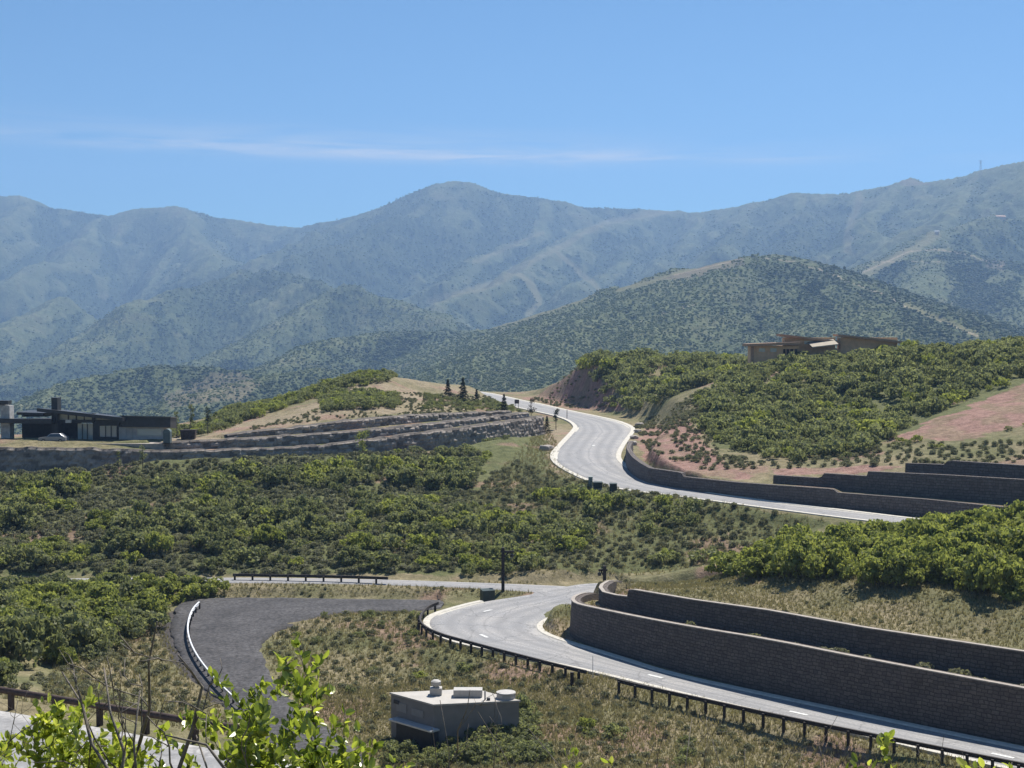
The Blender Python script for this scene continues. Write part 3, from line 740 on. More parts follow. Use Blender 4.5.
# ------------------------------------------------------------------ roads
def strip_mesh(name, Lp, Rp, mat, dz=.03, nst=220, nac=9, crown=.06):
    a = resample(Lp, n=nst, smooth=2); b = resample(Rp, n=nst, smooth=2)
    s = np.linspace(0, 1, nac)
    P = a[:, None] * (1 - s[None, :, None]) + b[:, None] * s[None, :, None]
    P[..., 2] += dz + crown * (1 - (2 * s - 1) ** 2)[None]
    ex_ = (P[:, :1] - P[:, 1:2]); ex_ /= np.linalg.norm(ex_, axis=2, keepdims=True)
    P = np.concatenate([P[:, :1] + ex_ * .25 - [0, 0, .4], P, P[:, -1:] - ex_ * .25 - [0, 0, .4]], 1); s = np.r_[0, s, 1]; nac += 2
    Lc = np.r_[0, np.cumsum(np.linalg.norm(np.diff((a + b) / 2, axis=0), axis=1))]
    uv = np.stack(np.broadcast_arrays(Lc[:, None], s[None]), -1).reshape(-1, 2)
    f = grid_faces(nst, nac)
    me = mesh_np(name, P.reshape(-1, 3), f, [mat], smooth=True, uv=uv)
    o = link(name, me); tag(o, kind='structure'); return o, a, b
def kerb(name, line, inward, w=.75, up=.10, mat=None, seg=None):
    """gutter pan and rolled kerb outside a road edge"""
    P = line
    d = np.gradient(P[:, :2], axis=0); d /= np.linalg.norm(d, axis=1)[:, None] + 1e-9
    nrm = np.stack([-d[:, 1], d[:, 0]], 1) * inward      # points away from the road
    prof = [(-.35, .034), (0.0, .03), (.12, .03 + up), (w, .03 + up * 1.1), (w + .04, -.35)]
    Vv = np.stack([np.c_[P[:, :2] + nrm * o, P[:, 2] + h] for o, h in prof], 1).reshape(-1, 3)
    me = mesh_np(name, Vv, grid_faces(len(P), len(prof)), [mat or M['concrete']])
    return tag(link(name, me), kind='structure')
oB, b0, b1 = strip_mesh('crossing_road', B_out, B_in, M['road'], .0, 120)
oA, a0, a1 = strip_mesh('lower_road', A_out, A_in, M['road'], .03, 260)
oC, c0, c1 = strip_mesh('upper_road', C_out, C_in, M['road'], .03, 260)
jb = bmesh.new(); jb.faces.new([jb.verts.new((p_[0], p_[1], p_[2] + .075)) for p_ in JUNC[:-1]]); bmesh.ops.triangulate(jb, faces=jb.faces); bmesh.ops.recalc_face_normals(jb, faces=jb.faces)
jm_ = bpy.data.meshes.new('junction_road'); jb.to_mesh(jm_); jb.free(); jm_.uv_layers.new(name='UVMap'); jm_.materials.append(M['road']); tag(link('junction_road', jm_), kind='structure')
def ragged(P, seed):
    Q = resample(P, n=160, smooth=2); d = np.gradient(Q[:, :2], axis=0); d /= np.linalg.norm(d, axis=1)[:, None]
    k_ = np.arange(160) * .45; o_ = (fbm(k_, k_ * 0 + seed, 7, 4) - .5) * 1.3
    Q[:, 0] -= d[:, 1] * o_; Q[:, 1] += d[:, 0] * o_; return Q
D_out, D_in = ragged(D_out, 1.5), ragged(D_in, 8.5)
oD, d0, d1 = strip_mesh('driveway', D_out, D_in, M['drive'], .02, 200, 13)
oN, n0, n1 = strip_mesh('near_road', N_out, N_in, M['road'], .02, 60)
def sidesign(line, other):
    """+1 when the left normal of the line points away from the other edge"""
    k = len(line) // 2; d = line[k + 1, :2] - line[k - 1, :2]; nrm = np.array([-d[1], d[0]])
    return 1 if np.dot(line[k, :2] - other[k, :2], nrm) > 0 else -1
sA = sidesign(a0, a1)
kerb('lower_road_kerb', a0[:215], sA); kerb('lower_road_inner_kerb', a1[:222], -sA)
sC = sidesign(c0, c1)
kerb('upper_road_kerb', c0, sC, 1.0); kerb('upper_road_inner_kerb', c1, -sC, 1.0)
# road paint: short white bars
def paint(road_l, road_r, k, s, length, width):
    p = road_l[k] * (1 - s) + road_r[k] * s
    q = road_l[k + 1] * (1 - s) + road_r[k + 1] * s
    d = (q - p)[:2]; d /= np.linalg.norm(d); n = np.array([-d[1], d[0]])
    cs = 0.034 + .06 * (1 - (2 * s - 1) ** 2) + .006
    nn = 6; Vv = []
    for i in range(nn):
        o = p[:2] + d * (i / (nn - 1) - .5) * length
        for sg in (-1, 1): Vv.append([*(o + n * sg * width / 2), p[2] + cs + .012])
    return np.array(Vv)
def place_paint(px_, py_, zf, l, r, length, width):
    P = atz(px_, py_, zf); k = int(np.argmin(np.linalg.norm((l[:-1, :2] + r[:-1, :2]) / 2 - P[:2], axis=1)))
    ab = r[k, :2] - l[k, :2]; s = float(np.clip(np.dot(P[:2] - l[k, :2], ab) / np.dot(ab, ab), .1, .9))
    Vv = paint(l, r, k, s, length, width)
    me = mesh_np('road_marking', Vv, grid_faces(6, 2), [M['paint']])
    tag(link('road_marking', me), kind='structure')
for p in ((490, 610.5), (482, 639), (656, 675), (800, 715), (1003, 757)): place_paint(p[0], p[1], zA, a0, a1, 1.8, .38)
place_paint(602, 446, zC, c0, c1, 2.6, .45)

# ------------------------------------------------------------------ retaining walls
def wall_obj(name, P, thick, mat, label, cap=True, sub=7, group=None, cat='retaining wall'):
    n = len(P)
    d = np.gradient(P[:, :2], axis=0); d /= np.linalg.norm(d, axis=1)[:, None] + 1e-9
    nl = np.stack([-d[:, 1], d[:, 0]], 1)            # to the hill side
    U = np.r_[0, np.cumsum(np.linalg.norm(np.diff(P[:, :2], axis=0), axis=1))]
    Vv = []; uv = []
    for k in range(sub + 1):
        f = k / sub
        z = (P[:, 3] - .7) * (1 - f) + P[:, 2] * f
        lean = .06 * (z - P[:, 3])
        Vv.append(np.c_[P[:, :2] + nl * (-.32 + lean)[:, None], z]); uv.append(np.c_[U, z])
    Vv.append(np.c_[P[:, :2] + nl * (-.32 + .06 * (P[:, 2] - P[:, 3]) + thick)[:, None], P[:, 2]]); uv.append(np.c_[U, P[:, 2] + thick])
    Vv.append(np.c_[P[:, :2] + nl * (-.32 + .06 * (P[:, 2] - P[:, 3]) + thick)[:, None], P[:, 3] - .7]); uv.append(np.c_[U, P[:, 2] + thick + 3])
    m = len(Vv)
    Vv = np.stack(Vv, 1).reshape(-1, 3); uv = np.stack(uv, 1).reshape(-1, 2)
    f = grid_faces(n, m)[:, ::-1]
    ends = []
    for base in (0, (n - 1) * m):
        for k in range(sub):
            ends.append([base + k, base + k + 1, base + sub + 1, base + sub + 2] if k == sub - 1 else [base + k, base + k + 1, base + sub + 2, base + sub + 2])
    tri = np.array([e[:3] for e in ends[:]]); 
    me = mesh_np(name, Vv, [f, tri], [mat], uv=uv)
    o = link(name, me); tag(o, label, cat, group)
    if cap:
        prof = [(-.36, -.002), (-.36, .10), (.05, .11), (.05, -.002)]
        off = .06 * (P[:, 2] - P[:, 3])
        Cv = np.stack([np.c_[P[:, :2] + nl * (off + a_)[:, None], P[:, 2] + b_ + .003] for a_, b_ in prof], 1).reshape(-1, 3)
        cu = np.stack([np.c_[U, np.full(n, b_)] for a_, b_ in prof], 1).reshape(-1, 2)
        link('cap', mesh_np('cap', Cv, grid_faces(n, 4)[:, ::-1], [M['cap']], uv=cu), o)
    return o
wall_obj('retaining_wall', W_low, 1.0, M['block'], 'tall curved brown block retaining wall standing directly along the lower road')
wall_obj('retaining_wall', W_up, .9, M['block'], 'upper brown block wall on the terrace just above the tall curved wall')
wall_obj('retaining_wall', M_low, .8, M['block2'], 'dark stepped block wall rising straight from the edge of the upper road', cap=False)
wall_obj('retaining_wall', M_mid, .8, M['block2'], 'middle dark block tier above the wall edging the upper road', cap=False)
wall_obj('retaining_wall', M_top, .8, M['block2'], 'short topmost dark block tier below the bare reddish slope', cap=False)

def boulder_wall(P, label):
    """dry stacked boulders: one rough face, with a ledge on top"""
    n = len(P)
    Pf = resample(P, step=.3, smooth=0); n = len(Pf)
    d = np.gradient(Pf[:, :2], axis=0); d /= np.linalg.norm(d, axis=1)[:, None] + 1e-9
    nl = np.stack([-d[:, 1], d[:, 0]], 1)
    U = np.r_[0, np.cumsum(np.linalg.norm(np.diff(Pf[:, :2], axis=0), axis=1))]
    H = 14
    uu = np.repeat(U[:, None], H, 1); f = np.linspace(0, 1, H)[None]
    zb = Pf[:, 3:4] - .6; zt = Pf[:, 2:3] + (noise(U * .5, U * 0, 3)[:, None] - .5) * .3
    zz = zb * (1 - f) + zt * f
    # boulder cells
    cu, cv = uu / 1.5, zz / .75
    cu = cu + (np.floor(cv) % 2) * .5
    best = np.full(uu.shape, 9.); second = best.copy(); val = np.zeros(uu.shape)
    for a_ in (-1, 0, 1):
        for b_ in (-1, 0, 1):
            iu, iv = np.floor(cu) + a_, np.floor(cv) + b_
            sx = iu + .2 + .6 * _h(iu, iv, 5); sy = iv + .25 + .5 * _h(iu, iv, 6)
            dd = np.hypot(cu - sx, cv - sy)
            second = np.where(dd < best, best, np.minimum(second, dd)); val = np.where(dd < best, _h(iu, iv, 9), val); best = np.minimum(best, dd)
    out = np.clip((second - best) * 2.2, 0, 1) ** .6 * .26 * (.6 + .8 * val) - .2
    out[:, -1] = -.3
    lean = .16 * (zz - Pf[:, 3:4])
    X = Pf[:, 0:1] + nl[:, 0:1] * (lean - out - .1); Yy = Pf[:, 1:2] + nl[:, 1:2] * (lean - out - .1)
    # ledge behind the top row, coloured dark to offset the sunlight on it
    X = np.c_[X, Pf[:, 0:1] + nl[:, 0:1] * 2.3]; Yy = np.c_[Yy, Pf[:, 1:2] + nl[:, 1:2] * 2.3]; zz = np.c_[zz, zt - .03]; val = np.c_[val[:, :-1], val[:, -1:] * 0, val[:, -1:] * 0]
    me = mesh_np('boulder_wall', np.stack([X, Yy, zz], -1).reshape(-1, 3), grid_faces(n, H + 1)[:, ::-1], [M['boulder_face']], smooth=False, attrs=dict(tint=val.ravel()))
    return tag(link('boulder_wall', me), label, 'stone wall')
m, t = nt('stacked_boulders')
v = texco(t)
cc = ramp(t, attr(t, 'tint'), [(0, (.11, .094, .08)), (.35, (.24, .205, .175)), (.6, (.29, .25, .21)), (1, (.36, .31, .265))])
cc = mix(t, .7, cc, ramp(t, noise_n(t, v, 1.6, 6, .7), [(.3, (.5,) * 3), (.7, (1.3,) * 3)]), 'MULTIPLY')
finish(t, cc, .92, noise_n(t, v, 4, 5), .7, .12); M['boulder_face'] = m
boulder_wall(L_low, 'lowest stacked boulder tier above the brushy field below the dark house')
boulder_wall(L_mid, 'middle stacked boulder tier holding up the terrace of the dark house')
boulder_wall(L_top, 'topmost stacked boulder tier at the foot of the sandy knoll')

# ------------------------------------------------------------------ guardrails
def guardrail(base_pts, label, spacing, rail_h, rail_t, rail_z, post_w, rail_mat, post_mat, post_top=0.0, style='timber', drop=.9, cat='guardrail', face=None):
    P = resample(base_pts, step=.5, smooth=2)
    root = empty('guardrail', P[0], 0, label, cat)
    org = P[0].copy(); Q = P - org
    d = np.gradient(P[:, :2], axis=0); d /= np.linalg.norm(d, axis=1)[:, None] + 1e-9
    nl = np.stack([-d[:, 1], d[:, 0]], 1)
    if style == 'timber':
        prof = [(-rail_t / 2, rail_z), (rail_t / 2, rail_z), (rail_t / 2, rail_z + rail_h), (-rail_t / 2, rail_z + rail_h), (-rail_t / 2, rail_z)]
    elif style == 'log':
        prof = [(math.cos(a_) * rail_t / 2, rail_z + rail_h / 2 + math.sin(a_) * rail_h / 2) for a_ in np.linspace(0, 2 * math.pi, 13)]
    else:   # w-beam
        k = rail_t
        prof = [(0, rail_z), (k, rail_z + .02), (k, rail_z + .10), (.02, rail_z + .16), (k, rail_z + .22), (k, rail_z + .31), (0, rail_z + .34), (-.06, rail_z + .335), (-.03, rail_z + .16), (-.03, rail_z), (0, rail_z)]
    Vv = np.stack([np.c_[Q[:, :2] + nl * a_, Q[:, 2] + b_] for a_, b_ in prof], 1)
    m_ = len(prof); n = len(P)
    f = grid_faces(n, m_)
    e0 = [list(range(m_ - 1))]; e1 = [[(n - 1) * m_ + k_ for k_ in range(m_ - 1)][::-1]]
    me = mesh_np('rail', Vv.reshape(-1, 3), [f, np.array(e0), np.array(e1)], [rail_mat], smooth=(style == 'log'))
    link('rail', me, root)
    U = np.r_[0, np.cumsum(np.linalg.norm(np.diff(P[:, :2], axis=0), axis=1))]
    mb = MB(); mb.box(-post_w / 2, post_w / 2, -post_w / 2, post_w / 2, -drop, rail_z + rail_h * .6 + post_top, .015)
    pm = mb.mesh('post', post_mat)
    off = -(rail_t / 2 + post_w / 2 + .004) if style != 'log' else 0
    if face: off = face * abs(off)
    for s in np.arange(.3, U[-1], spacing):
        q = [np.interp(s, U, Q[:, k_]) for k_ in range(3)]; dn = [np.interp(s, U, nl[:, k_]) for k_ in range(2)]
        o = link('post', pm, root); o.location = (q[0] + dn[0] * off, q[1] + dn[1] * off, q[2] - (.01 if style != 'log' else .05)); o.rotation_euler.z = math.atan2(-dn[0], dn[1])
    return root
def pixline(pix, zf, dz=0): 
    p = edge(pix, zf); p[:, 2] += dz; return p
guardrail(pixline([(618, 691), (640, 696.5), (700, 710), (771, 726), (850, 742.5), (937, 760), (1010, 775), (1060, 785)], lambda Y: -32.4), 'long dark timber guardrail along the straight part of the lower road', 1.95, .32, .20, .78, .20, M['timber'], M['timber'], face=-1, drop=1.3)
guardrail(pixline([(438, 611), (428, 615), (421.5, 622), (419.5, 630), (426, 637), (442, 644), (460, 649), (500, 660), (523, 666), (551, 673.5), (586, 682)], lambda Y: zA(Y) - .1), 'curved dark timber guardrail around the outside of the hairpin bend', 1.75, .32, .20, .78, .20, M['timber'], M['timber'], face=-1, drop=1.3)
guardrail(pixline([(233, 580.5), (300, 581.5), (350, 582.5), (388, 584)], lambda Y: -31.3), 'dark timber guardrail on the far crossing road beyond the dark driveway', 2.3, .34, .2, .55, .22, M['timber'], M['timber'], drop=1.0)
guardrail(pixline([(-70, 586), (0, 584.5), (42, 583)], lambda Y: -31.0), 'short dark timber guardrail at the edge of the brush above the thicket', 2.3, .34, .2, .5, .22, M['timber'], M['timber'], drop=1.0)
guardrail(pixline([(-80, 693), (0, 704.5), (60, 714.5), (120, 725), (190, 737), (240, 745)], lambda Y: -15.7), 'rusty brown rail on stout posts beside the nearest pale road', 2.5, .28, .26, .5, .2, M['rust'], M['rust'], style='log', drop=.8)
guardrail(pixline([(199, 609), (193, 615), (189, 624), (187, 636), (190, 650), (197, 664), (208, 679), (222, 695), (240, 712)], lambda Y: zD(Y) - .05), 'bright galvanised steel guardrail curving along the edge of the dark driveway', 2.0, .34, .10, .55, .18, M['steel'], M['timber'], style='w', drop=1.3, face=1)

# ------------------------------------------------------------------ dark modern house on the left terrace
M['charcoal'] = mat_simple('charcoal_metal', (.030, .031, .034), .5, .25, 1.5, .05, 0, .4)
M['stone'] = mat_simple('grey_stone_cladding', (.42, .41, .39), .9, .3, 1.8, .4)
M['palewall'] = mat_simple('pale_grey_cladding', (.46, .43, .40), .85, .15, 1.2, .15)
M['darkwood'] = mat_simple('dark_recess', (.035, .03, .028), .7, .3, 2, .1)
M['white'] = mat_simple('white_render', (.62, .62, .60), .8, .08, 1, .05)
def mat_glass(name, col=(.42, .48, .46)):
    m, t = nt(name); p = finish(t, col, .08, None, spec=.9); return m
M['glass'] = mat_glass('window_glass')  # pale base colour stands in for sky reflected in the panes
HY = 249.0
def hp(px_, py_, Y=HY): return at(px_, py_, Y)
house = empty('modern_house', hp(60, 444), 0, 'low dark modern house with slanted roof and black chimney on stone terrace', 'house')
H0 = np.array(hp(60, 444))
def hbox(name, x0, x1, y0, y1, dy0, dy1, mat, parent=house, bevel=.0, Y=HY, org=None):
    """box spanning photo columns x0..x1 and rows y0 (top)..y1 (bottom) at depth Y, reaching from dy0 to dy1 behind it"""
    a_ = at(x0, y0, Y); b_ = at(x1, y1, Y); o_ = H0 if org is None else org
    return MB().box(a_[0] - o_[0], b_[0] - o_[0], Y + dy0 - o_[1], Y + dy1 - o_[1], b_[2] - o_[2], a_[2] - o_[2], bevel).build(name, mat, parent)
def slab(name, x0, y0, x1, y1, th, dy0, dy1, mat, parent=house, Y=HY, org=None, rise=0.0):
    """tilted roof slab from photo point (x0, y0) to (x1, y1), th pixels thick"""
    o_ = H0 if org is None else org
    p = [at(x0, y0, Y), at(x1, y1, Y), at(x1, y1 + th, Y), at(x0, y0 + th, Y)]
    f_ = [(q[0] - o_[0], Y + dy0 - o_[1], q[2] - o_[2]) for q in p]; b_ = [(q[0] - o_[0], Y + dy1 - o_[1], q[2] - o_[2] + rise) for q in p]
    return MB().hexa(f_, b_).build(name, mat, parent)
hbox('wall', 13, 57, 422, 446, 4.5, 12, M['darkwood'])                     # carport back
col_ = hbox('stone_column', 2.6, 12.2, 405.5, 462, -1.0, 1.2, M['stone'])
hbox('chimney_cap', -12, 9.6, 400.5, 404.5, -.8, 1.0, M['charcoal'], col_)
hbox('stone_column', -14, 2.4, 404.8, 410, 1.5, 3.5, M['stone'])
slab('flat_roof', -30, 417.3, 55, 418.6, 4.6, -2.0, 9, M['charcoal'], rise=-.6)
slab('upper_roof', 12.6, 412.8, 40.5, 413.6, 2.6, 2, 9, M['charcoal'])
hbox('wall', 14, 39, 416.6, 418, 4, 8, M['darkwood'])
hbox('low_wall', 15.8, 29.5, 441, 458, -1.6, -1.2, M['white'])
hbox('chimney', 50.7, 57.2, 397.8, 443, 0.3, 2.4, M['charcoal'])
slab('slanted_roof', 41, 407.4, 126, 416.8, 3.4, -2.2, 9, M['charcoal'], rise=-.75)
hbox('wall', 57.6, 120.5, 420.3, 423, .6, 2, M['charcoal'])
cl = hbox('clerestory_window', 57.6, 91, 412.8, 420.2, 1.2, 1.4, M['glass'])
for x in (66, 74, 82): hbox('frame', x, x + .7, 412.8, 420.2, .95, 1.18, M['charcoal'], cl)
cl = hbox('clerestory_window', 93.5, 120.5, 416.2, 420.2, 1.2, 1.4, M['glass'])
hbox('frame', 91, 93.4, 413.5, 423.2, .4, 1.4, M['charcoal'], cl)
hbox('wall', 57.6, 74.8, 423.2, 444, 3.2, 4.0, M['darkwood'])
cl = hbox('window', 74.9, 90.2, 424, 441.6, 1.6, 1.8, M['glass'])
for x in (79.5, 84.5): hbox('frame', x, x + .6, 424, 441.6, 1.35, 1.58, M['charcoal'], cl)
hbox('wall', 90.4, 97, 423.2, 444, 1.4, 3, M['charcoal'])
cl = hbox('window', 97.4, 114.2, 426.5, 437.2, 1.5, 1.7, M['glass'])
for x in (103, 108.6): hbox('frame', x, x + .6, 426.5, 437.2, 1.25, 1.48, M['charcoal'], cl)
hbox('wall', 97.1, 117, 437.4, 444, 1.3, 3, M['charcoal']); hbox('wall', 97.1, 117, 423.2, 426.3, 1.3, 3, M['charcoal']); hbox('wall', 114.5, 117, 426.4, 437.3, 1.3, 3, M['charcoal'])
slab('fascia_roof', 121.5, 416.3, 170.4, 417.3, 10.2, .0, 4.5, M['charcoal'], rise=-.4)
slab('roof_edge', 120.5, 415.2, 171.5, 416.4, 1.0, -.6, 5.0, mat_simple('roof_trim', (.12, .115, .11),   .6, .2, 2, 0), rise=-.4)
gw = hbox('garage_wall', 117.3, 163.2, 427.4, 446, 1.0, 4.2, M['palewall'])
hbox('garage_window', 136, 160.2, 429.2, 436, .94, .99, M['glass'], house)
for x in (124.5, 131): hbox('wall_seam', x, x + .5, 428, 444, .93, .995, M['stone'], gw)
hbox('patio', 22, 172, 440.9, 446.5, -6.5, 6, M['cap'], house)
hbox('lamp_box', 67, 72.6, 419.6, 422.6, -.9, -.5, M['white'], house)

# parked pickup-like car on the terrace
def make_car(loc, rz):
    car = empty('parked_car', loc, rz, 'silver grey SUV parked in front of the dark modern house', 'car')
    pm = mat_simple('silver_paint', (.24, .25, .27), .3, .05, 1, 0, .4, .5); gm = mat_glass('car_glass', (.03, .035, .04)); bk = mat_simple('tyre', (.02, .02, .02), .8, .2, 6, .1); rm = mat_simple('rim', (.4, .4, .4), .35, .1, 3, 0, .8)
    bm = bmesh.new()
    prof = [(-2.35, .42), (-2.38, .75), (-2.2, .98), (-1.0, 1.08), (-.35, 1.62), (1.35, 1.66), (2.1, 1.12), (2.3, .98), (2.36, .45)]
    rings = []
    for yy, s in ((-.92, .0), (-.84, 1), (.84, 1), (.92, 0)):
        rings.append([bm.verts.new((x, yy * (1 - .14 * max(0, (z - 1.05)) / .6), z if s else .42 + (z - .42) * .97)) for x, z in prof])
    for r0, r1 in zip(rings[:-1], rings[1:]):
        for k in range(len(prof) - 1): bm.faces.new([r0[k], r0[k + 1], r1[k + 1], r1[k]])
        bm.faces.new([r0[-1], r0[0], r1[0], r1[-1]])
    bm.faces.new(rings[0]); bm.faces.new(rings[-1][::-1])
    bmesh.ops.recalc_face_normals(bm, faces=bm.faces)
    me_ = bpy.data.meshes.new('body'); bm.to_mesh(me_); bm.free(); me_.materials.append(pm); link('body', me_, car)
    for s in (-1, 1):
        y_ = .885 * s
        vs = [(-.75, y_, 1.12), (-.28, y_ * .91, 1.54), (1.25, y_ * .91, 1.57), (1.75, y_, 1.14)]
        MB().hexa([(a_, b_ - .01 * s, c_) for a_, b_, c_ in vs], [(a_, b_ + .015 * s, c_) for a_, b_, c_ in vs]).build('side_window', gm, car)
        for x in (-1.5, 1.45):
            w = MB().tube([(x, s * .70, .36), (x, s * .95, .36)], .36, 18).build('wheel', bk, car)
            MB().tube([(x, s * .951, .36), (x, s * .965, .36)], .21, 12).build('rim', rm, w)
    MB().hexa([(-1.02, -.7, 1.1), (-1.02, .7, 1.1), (-.40, .62, 1.6), (-.40, -.62, 1.6)], [(-1.05, -.7, 1.115), (-1.05, .7, 1.115), (-.43, .62, 1.615), (-.43, -.62, 1.615)]).build('windscreen', gm, car)
    for s in (-1, 1): MB().box(-2.42, -2.36, s * .62 - .16, s * .62 + .16, .72, .86, .01).build('headlight', M['white'], car)
    return car
p = at(54, 443.4, 244.5); p[2] = at(54, 440.9, 249.0)[2] + .01; make_car((p[0], p[1], p[2]), R(-3))

# portable toilet and waste container by the house
def porta(p):
    o = empty('portable_toilet', p, 0, 'grey green portable toilet with rounded roof beside the dark house', 'portable toilet')
    gm = mat_simple('grey_green_plastic', (.12, .15, .145), .5, .1, 2, .05)
    MB().box(-.62, .62, -.62, .62, .08, 2.05, .05).build('cabin', gm, o)
    MB().tube([(0, -.66, 1.86), (0, .66, 1.86)], .64, 20).build('roof', gm, o)
    MB().box(-.5, .5, -.665, -.622, .12, 1.85, .01).build('door', mat_simple('door_plastic', (.09, .115, .115), .5, .1, 2, .05), o)
    MB().box(-.7, .7, -.7, .7, 0, .08).build('base', M['charcoal'], o)
p = at(167.5, 442.6, 243.5); p[2] = at(54, 440.9, 249.0)[2] + .005; porta(p)
p = at(188.5, 438.4, 250.0)
o = empty('waste_container', (p[0], p[1], gz(p[0], p[1]) - .05), R(4), 'dark brown open waste container standing on the bare ground near the dark house', 'dumpster')
dm = mat_simple('brown_steel', (.05, .035, .03), .6, .3, 3, .2)
MB().hexa([(-1.15, -.8, .15), (1.15, -.8, .15), (1.15, .8, .15), (-1.15, .8, .15)], [(-1.35, -.9, 1.75), (1.35, -.9, 1.75), (1.35, .9, 1.75), (-1.35, .9, 1.75)]).build('bin_body', dm, o)
mb = MB()
for x in (-.9, -.3, .3, .9): mb.box(x - .05, x + .05, -.96, -.87, .2, 1.7)
mb.box(-1.4, 1.4, -.98, -.9, 1.65, 1.8); mb.build('ribs', dm, o)
mb = MB(); mb.box(-1.0, -.8, -.6, .6, 0, .18); mb.box(.8, 1.0, -.6, .6, 0, .18); mb.build('skids', M['charcoal'], o)

# ------------------------------------------------------------------ brown house on the right hill
BY = 322.0
B0 = at(755, 372, BY)
bh = empty('hilltop_house', B0, 0, 'unfinished brown house with slanted roofs on top of the right hill', 'house')
M['brown'] = mat_simple('brown_sheathing', (.70, .43, .24), .85, .12, 1.4, .1)
M['fascia'] = mat_simple('timber_fascia', (.40, .25, .16), .8, .2, 2, .1)
M['rooflight'] = mat_simple('pale_roof_felt', (.36, .31, .24), .85, .1, 1, .05)
def bb(name, *a, **k): return hbox(name, *a, parent=k.pop('parent', bh), Y=BY, org=B0, **k)
def bs(name, *a, **k): return slab(name, *a, parent=k.pop('parent', bh), Y=BY, org=B0, **k)
bb('wall', 751, 783, 345.8, 373, 0, 4.5, M['brown']); bb('wall', 783.05, 799, 345.8, 349, .02, 9, M['brown'])
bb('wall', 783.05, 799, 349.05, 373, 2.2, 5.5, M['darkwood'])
for x in (785.6, 789.2, 793.6): bb('porch_post', x, x + 1.1, 349.1, 373, .1, .5, M['fascia'])
bb('corner_board', 750.6, 753.4, 346.5, 373, -.25, -.02, M['fascia'])
bs('flat_roof', 746, 343.8, 800, 341.8, 2.6, -1.4, 5, M['fascia'])
for x in (759, 770.4): bb('window', x, x + 6, 348.2, 351.8, -.06, -.01, M['glass'])
bb('wall', 787, 838, 337.5, 373, 3, 5.6, M['brown'])
bs('slanted_roof', 781, 334.4, 842, 341.6, 1.5, 1.5, 6, M['fascia'], rise=.0)
bs('roof_sheet', 781, 333.8, 842, 341.0, .55, 1.4, 6.2, M['rooflight'], rise=.0)
bb('window', 807, 817, 340.8, 344.2, 2.93, 2.99, M['glass'])
bs('canopy_roof', 810, 346.8, 836, 343.8, 1.0, -2.5, 3.5, M['rooflight'], rise=1.2)
bb('wall', 843, 900, 337.5, 373, 2.4, 5.6, M['brown'])
bs('slanted_roof', 839, 334.6, 911.5, 342.6, 1.5, 1.0, 6, M['fascia'])
bs('roof_sheet', 839, 334.0, 911.5, 342.0, .55, .9, 6.2, M['rooflight'])
bb('wall', 799.1, 843, 349, 373, 2.6, 5, M['brown'])

# ------------------------------------------------------------------ low utility building by the driveway
uz = -30.1
A_, B_, C_ = atz(391, 692.6, uz), atz(433.5, 704.2, uz), atz(519, 700.2, uz)
ub = empty('utility_building', (B_[0], B_[1], uz - 4.0), 0, 'low concrete utility building with flat roof vents below the hairpin road', 'building')
um = mat_simple('grey_concrete_block', (.235, .22, .205), .9, .12, .8, .2); ur = mat_simple('pale_roof', (.42, .395, .36), .85, .1, .9, .1)
a2, c2 = (A_ - B_)[:2], (C_ - B_)[:2]
def ring(z, g=0.0):
    """outline of the building at level z, g metres outside the walls"""
    ua, uc = a2 / np.linalg.norm(a2), c2 / np.linalg.norm(c2)
    return [(*( -ua * g - uc * g), z), (*(c2 + uc * g - ua * g), z), (*(a2 + c2 + ua * g + uc * g), z), (*(a2 + ua * g - uc * g), z)]
def roofp(px_, py_): 
    q = atz(px_, py_, uz) - B_; return q[0], q[1]
MB().hexa(ring(-1.5), ring(3.86)).build('wall', um, ub)
MB().hexa(ring(3.863, .08), ring(4.0, .08)).build('roof', ur, ub)
ua = a2 / np.linalg.norm(a2); un = np.array([-ua[1], ua[0]])
if un[0] > 0: un = -un
la = np.linalg.norm(a2)
def left_face(name, f0, f1, z0, z1, d0, d1, mat):
    p = [ua * la * f0 + un * d0, ua * la * f1 + un * d0, ua * la * f1 + un * d1, ua * la * f0 + un * d1]
    return MB().hexa([(*q, z0) for q in p], [(*q, z1) for q in p]).build(name, mat, ub)
left_face('louvre_panel', .62, .86, 2.62, 3.35, .004, .05, mat_simple('grey_door', (.27, .26, .25), .6, .1, 2, .05))
left_face('louvre_panel', .22, .50, 2.62, 3.2, .004, .05, mat_simple('grey_door', (.27, .26, .25), .6, .1, 2, .05))
left_face('wall_vent', .80, .92, 3.2, 3.5, .004, .09, M['charcoal'])
left_face('annex', -.12, .70, -1.5, 1.98, .06, .8, M['charcoal'])
left_face('awning', -.15, .84, 1.983, 2.12, .06, 1.0, mat_simple('pale_metal', (.62, .64, .66), .35, .06, 2, 0, .5))
vm = mat_simple('vent_metal', (.42, .40, .37), .6, .12, 3, .1)
x, y = roofp(436, 694.5)
ve = MB().box(x - .5, x + .5, y - .42, y + .42, 4.003, 4.62, .04).build('roof_vent', vm, ub)
MB().lathe([(.26, 4.62), (.24, 4.78), (.40, 4.83), (.42, 5.12), (.30, 5.2), (.28, 5.22)], 18, x, y).build('vent_cowl', vm, ve)
x, y = roofp(468, 696.0); MB().box(x - 1.2, x + 1.2, y - .55, y + .55, 4.003, 4.62, .04).build('roof_hatch', vm, ub)
x, y = roofp(506, 697.8); MB().lathe([(.78, 4.003), (.78, 4.42), (.83, 4.43), (.80, 4.5), (.3, 4.53)], 22, x, y).build('round_hatch', vm, ub)
x, y = roofp(485, 700); MB().tube([(x, y, 4.0), (x, y, 4.75)], .07, 10).build('vent_pipe', vm, ub)
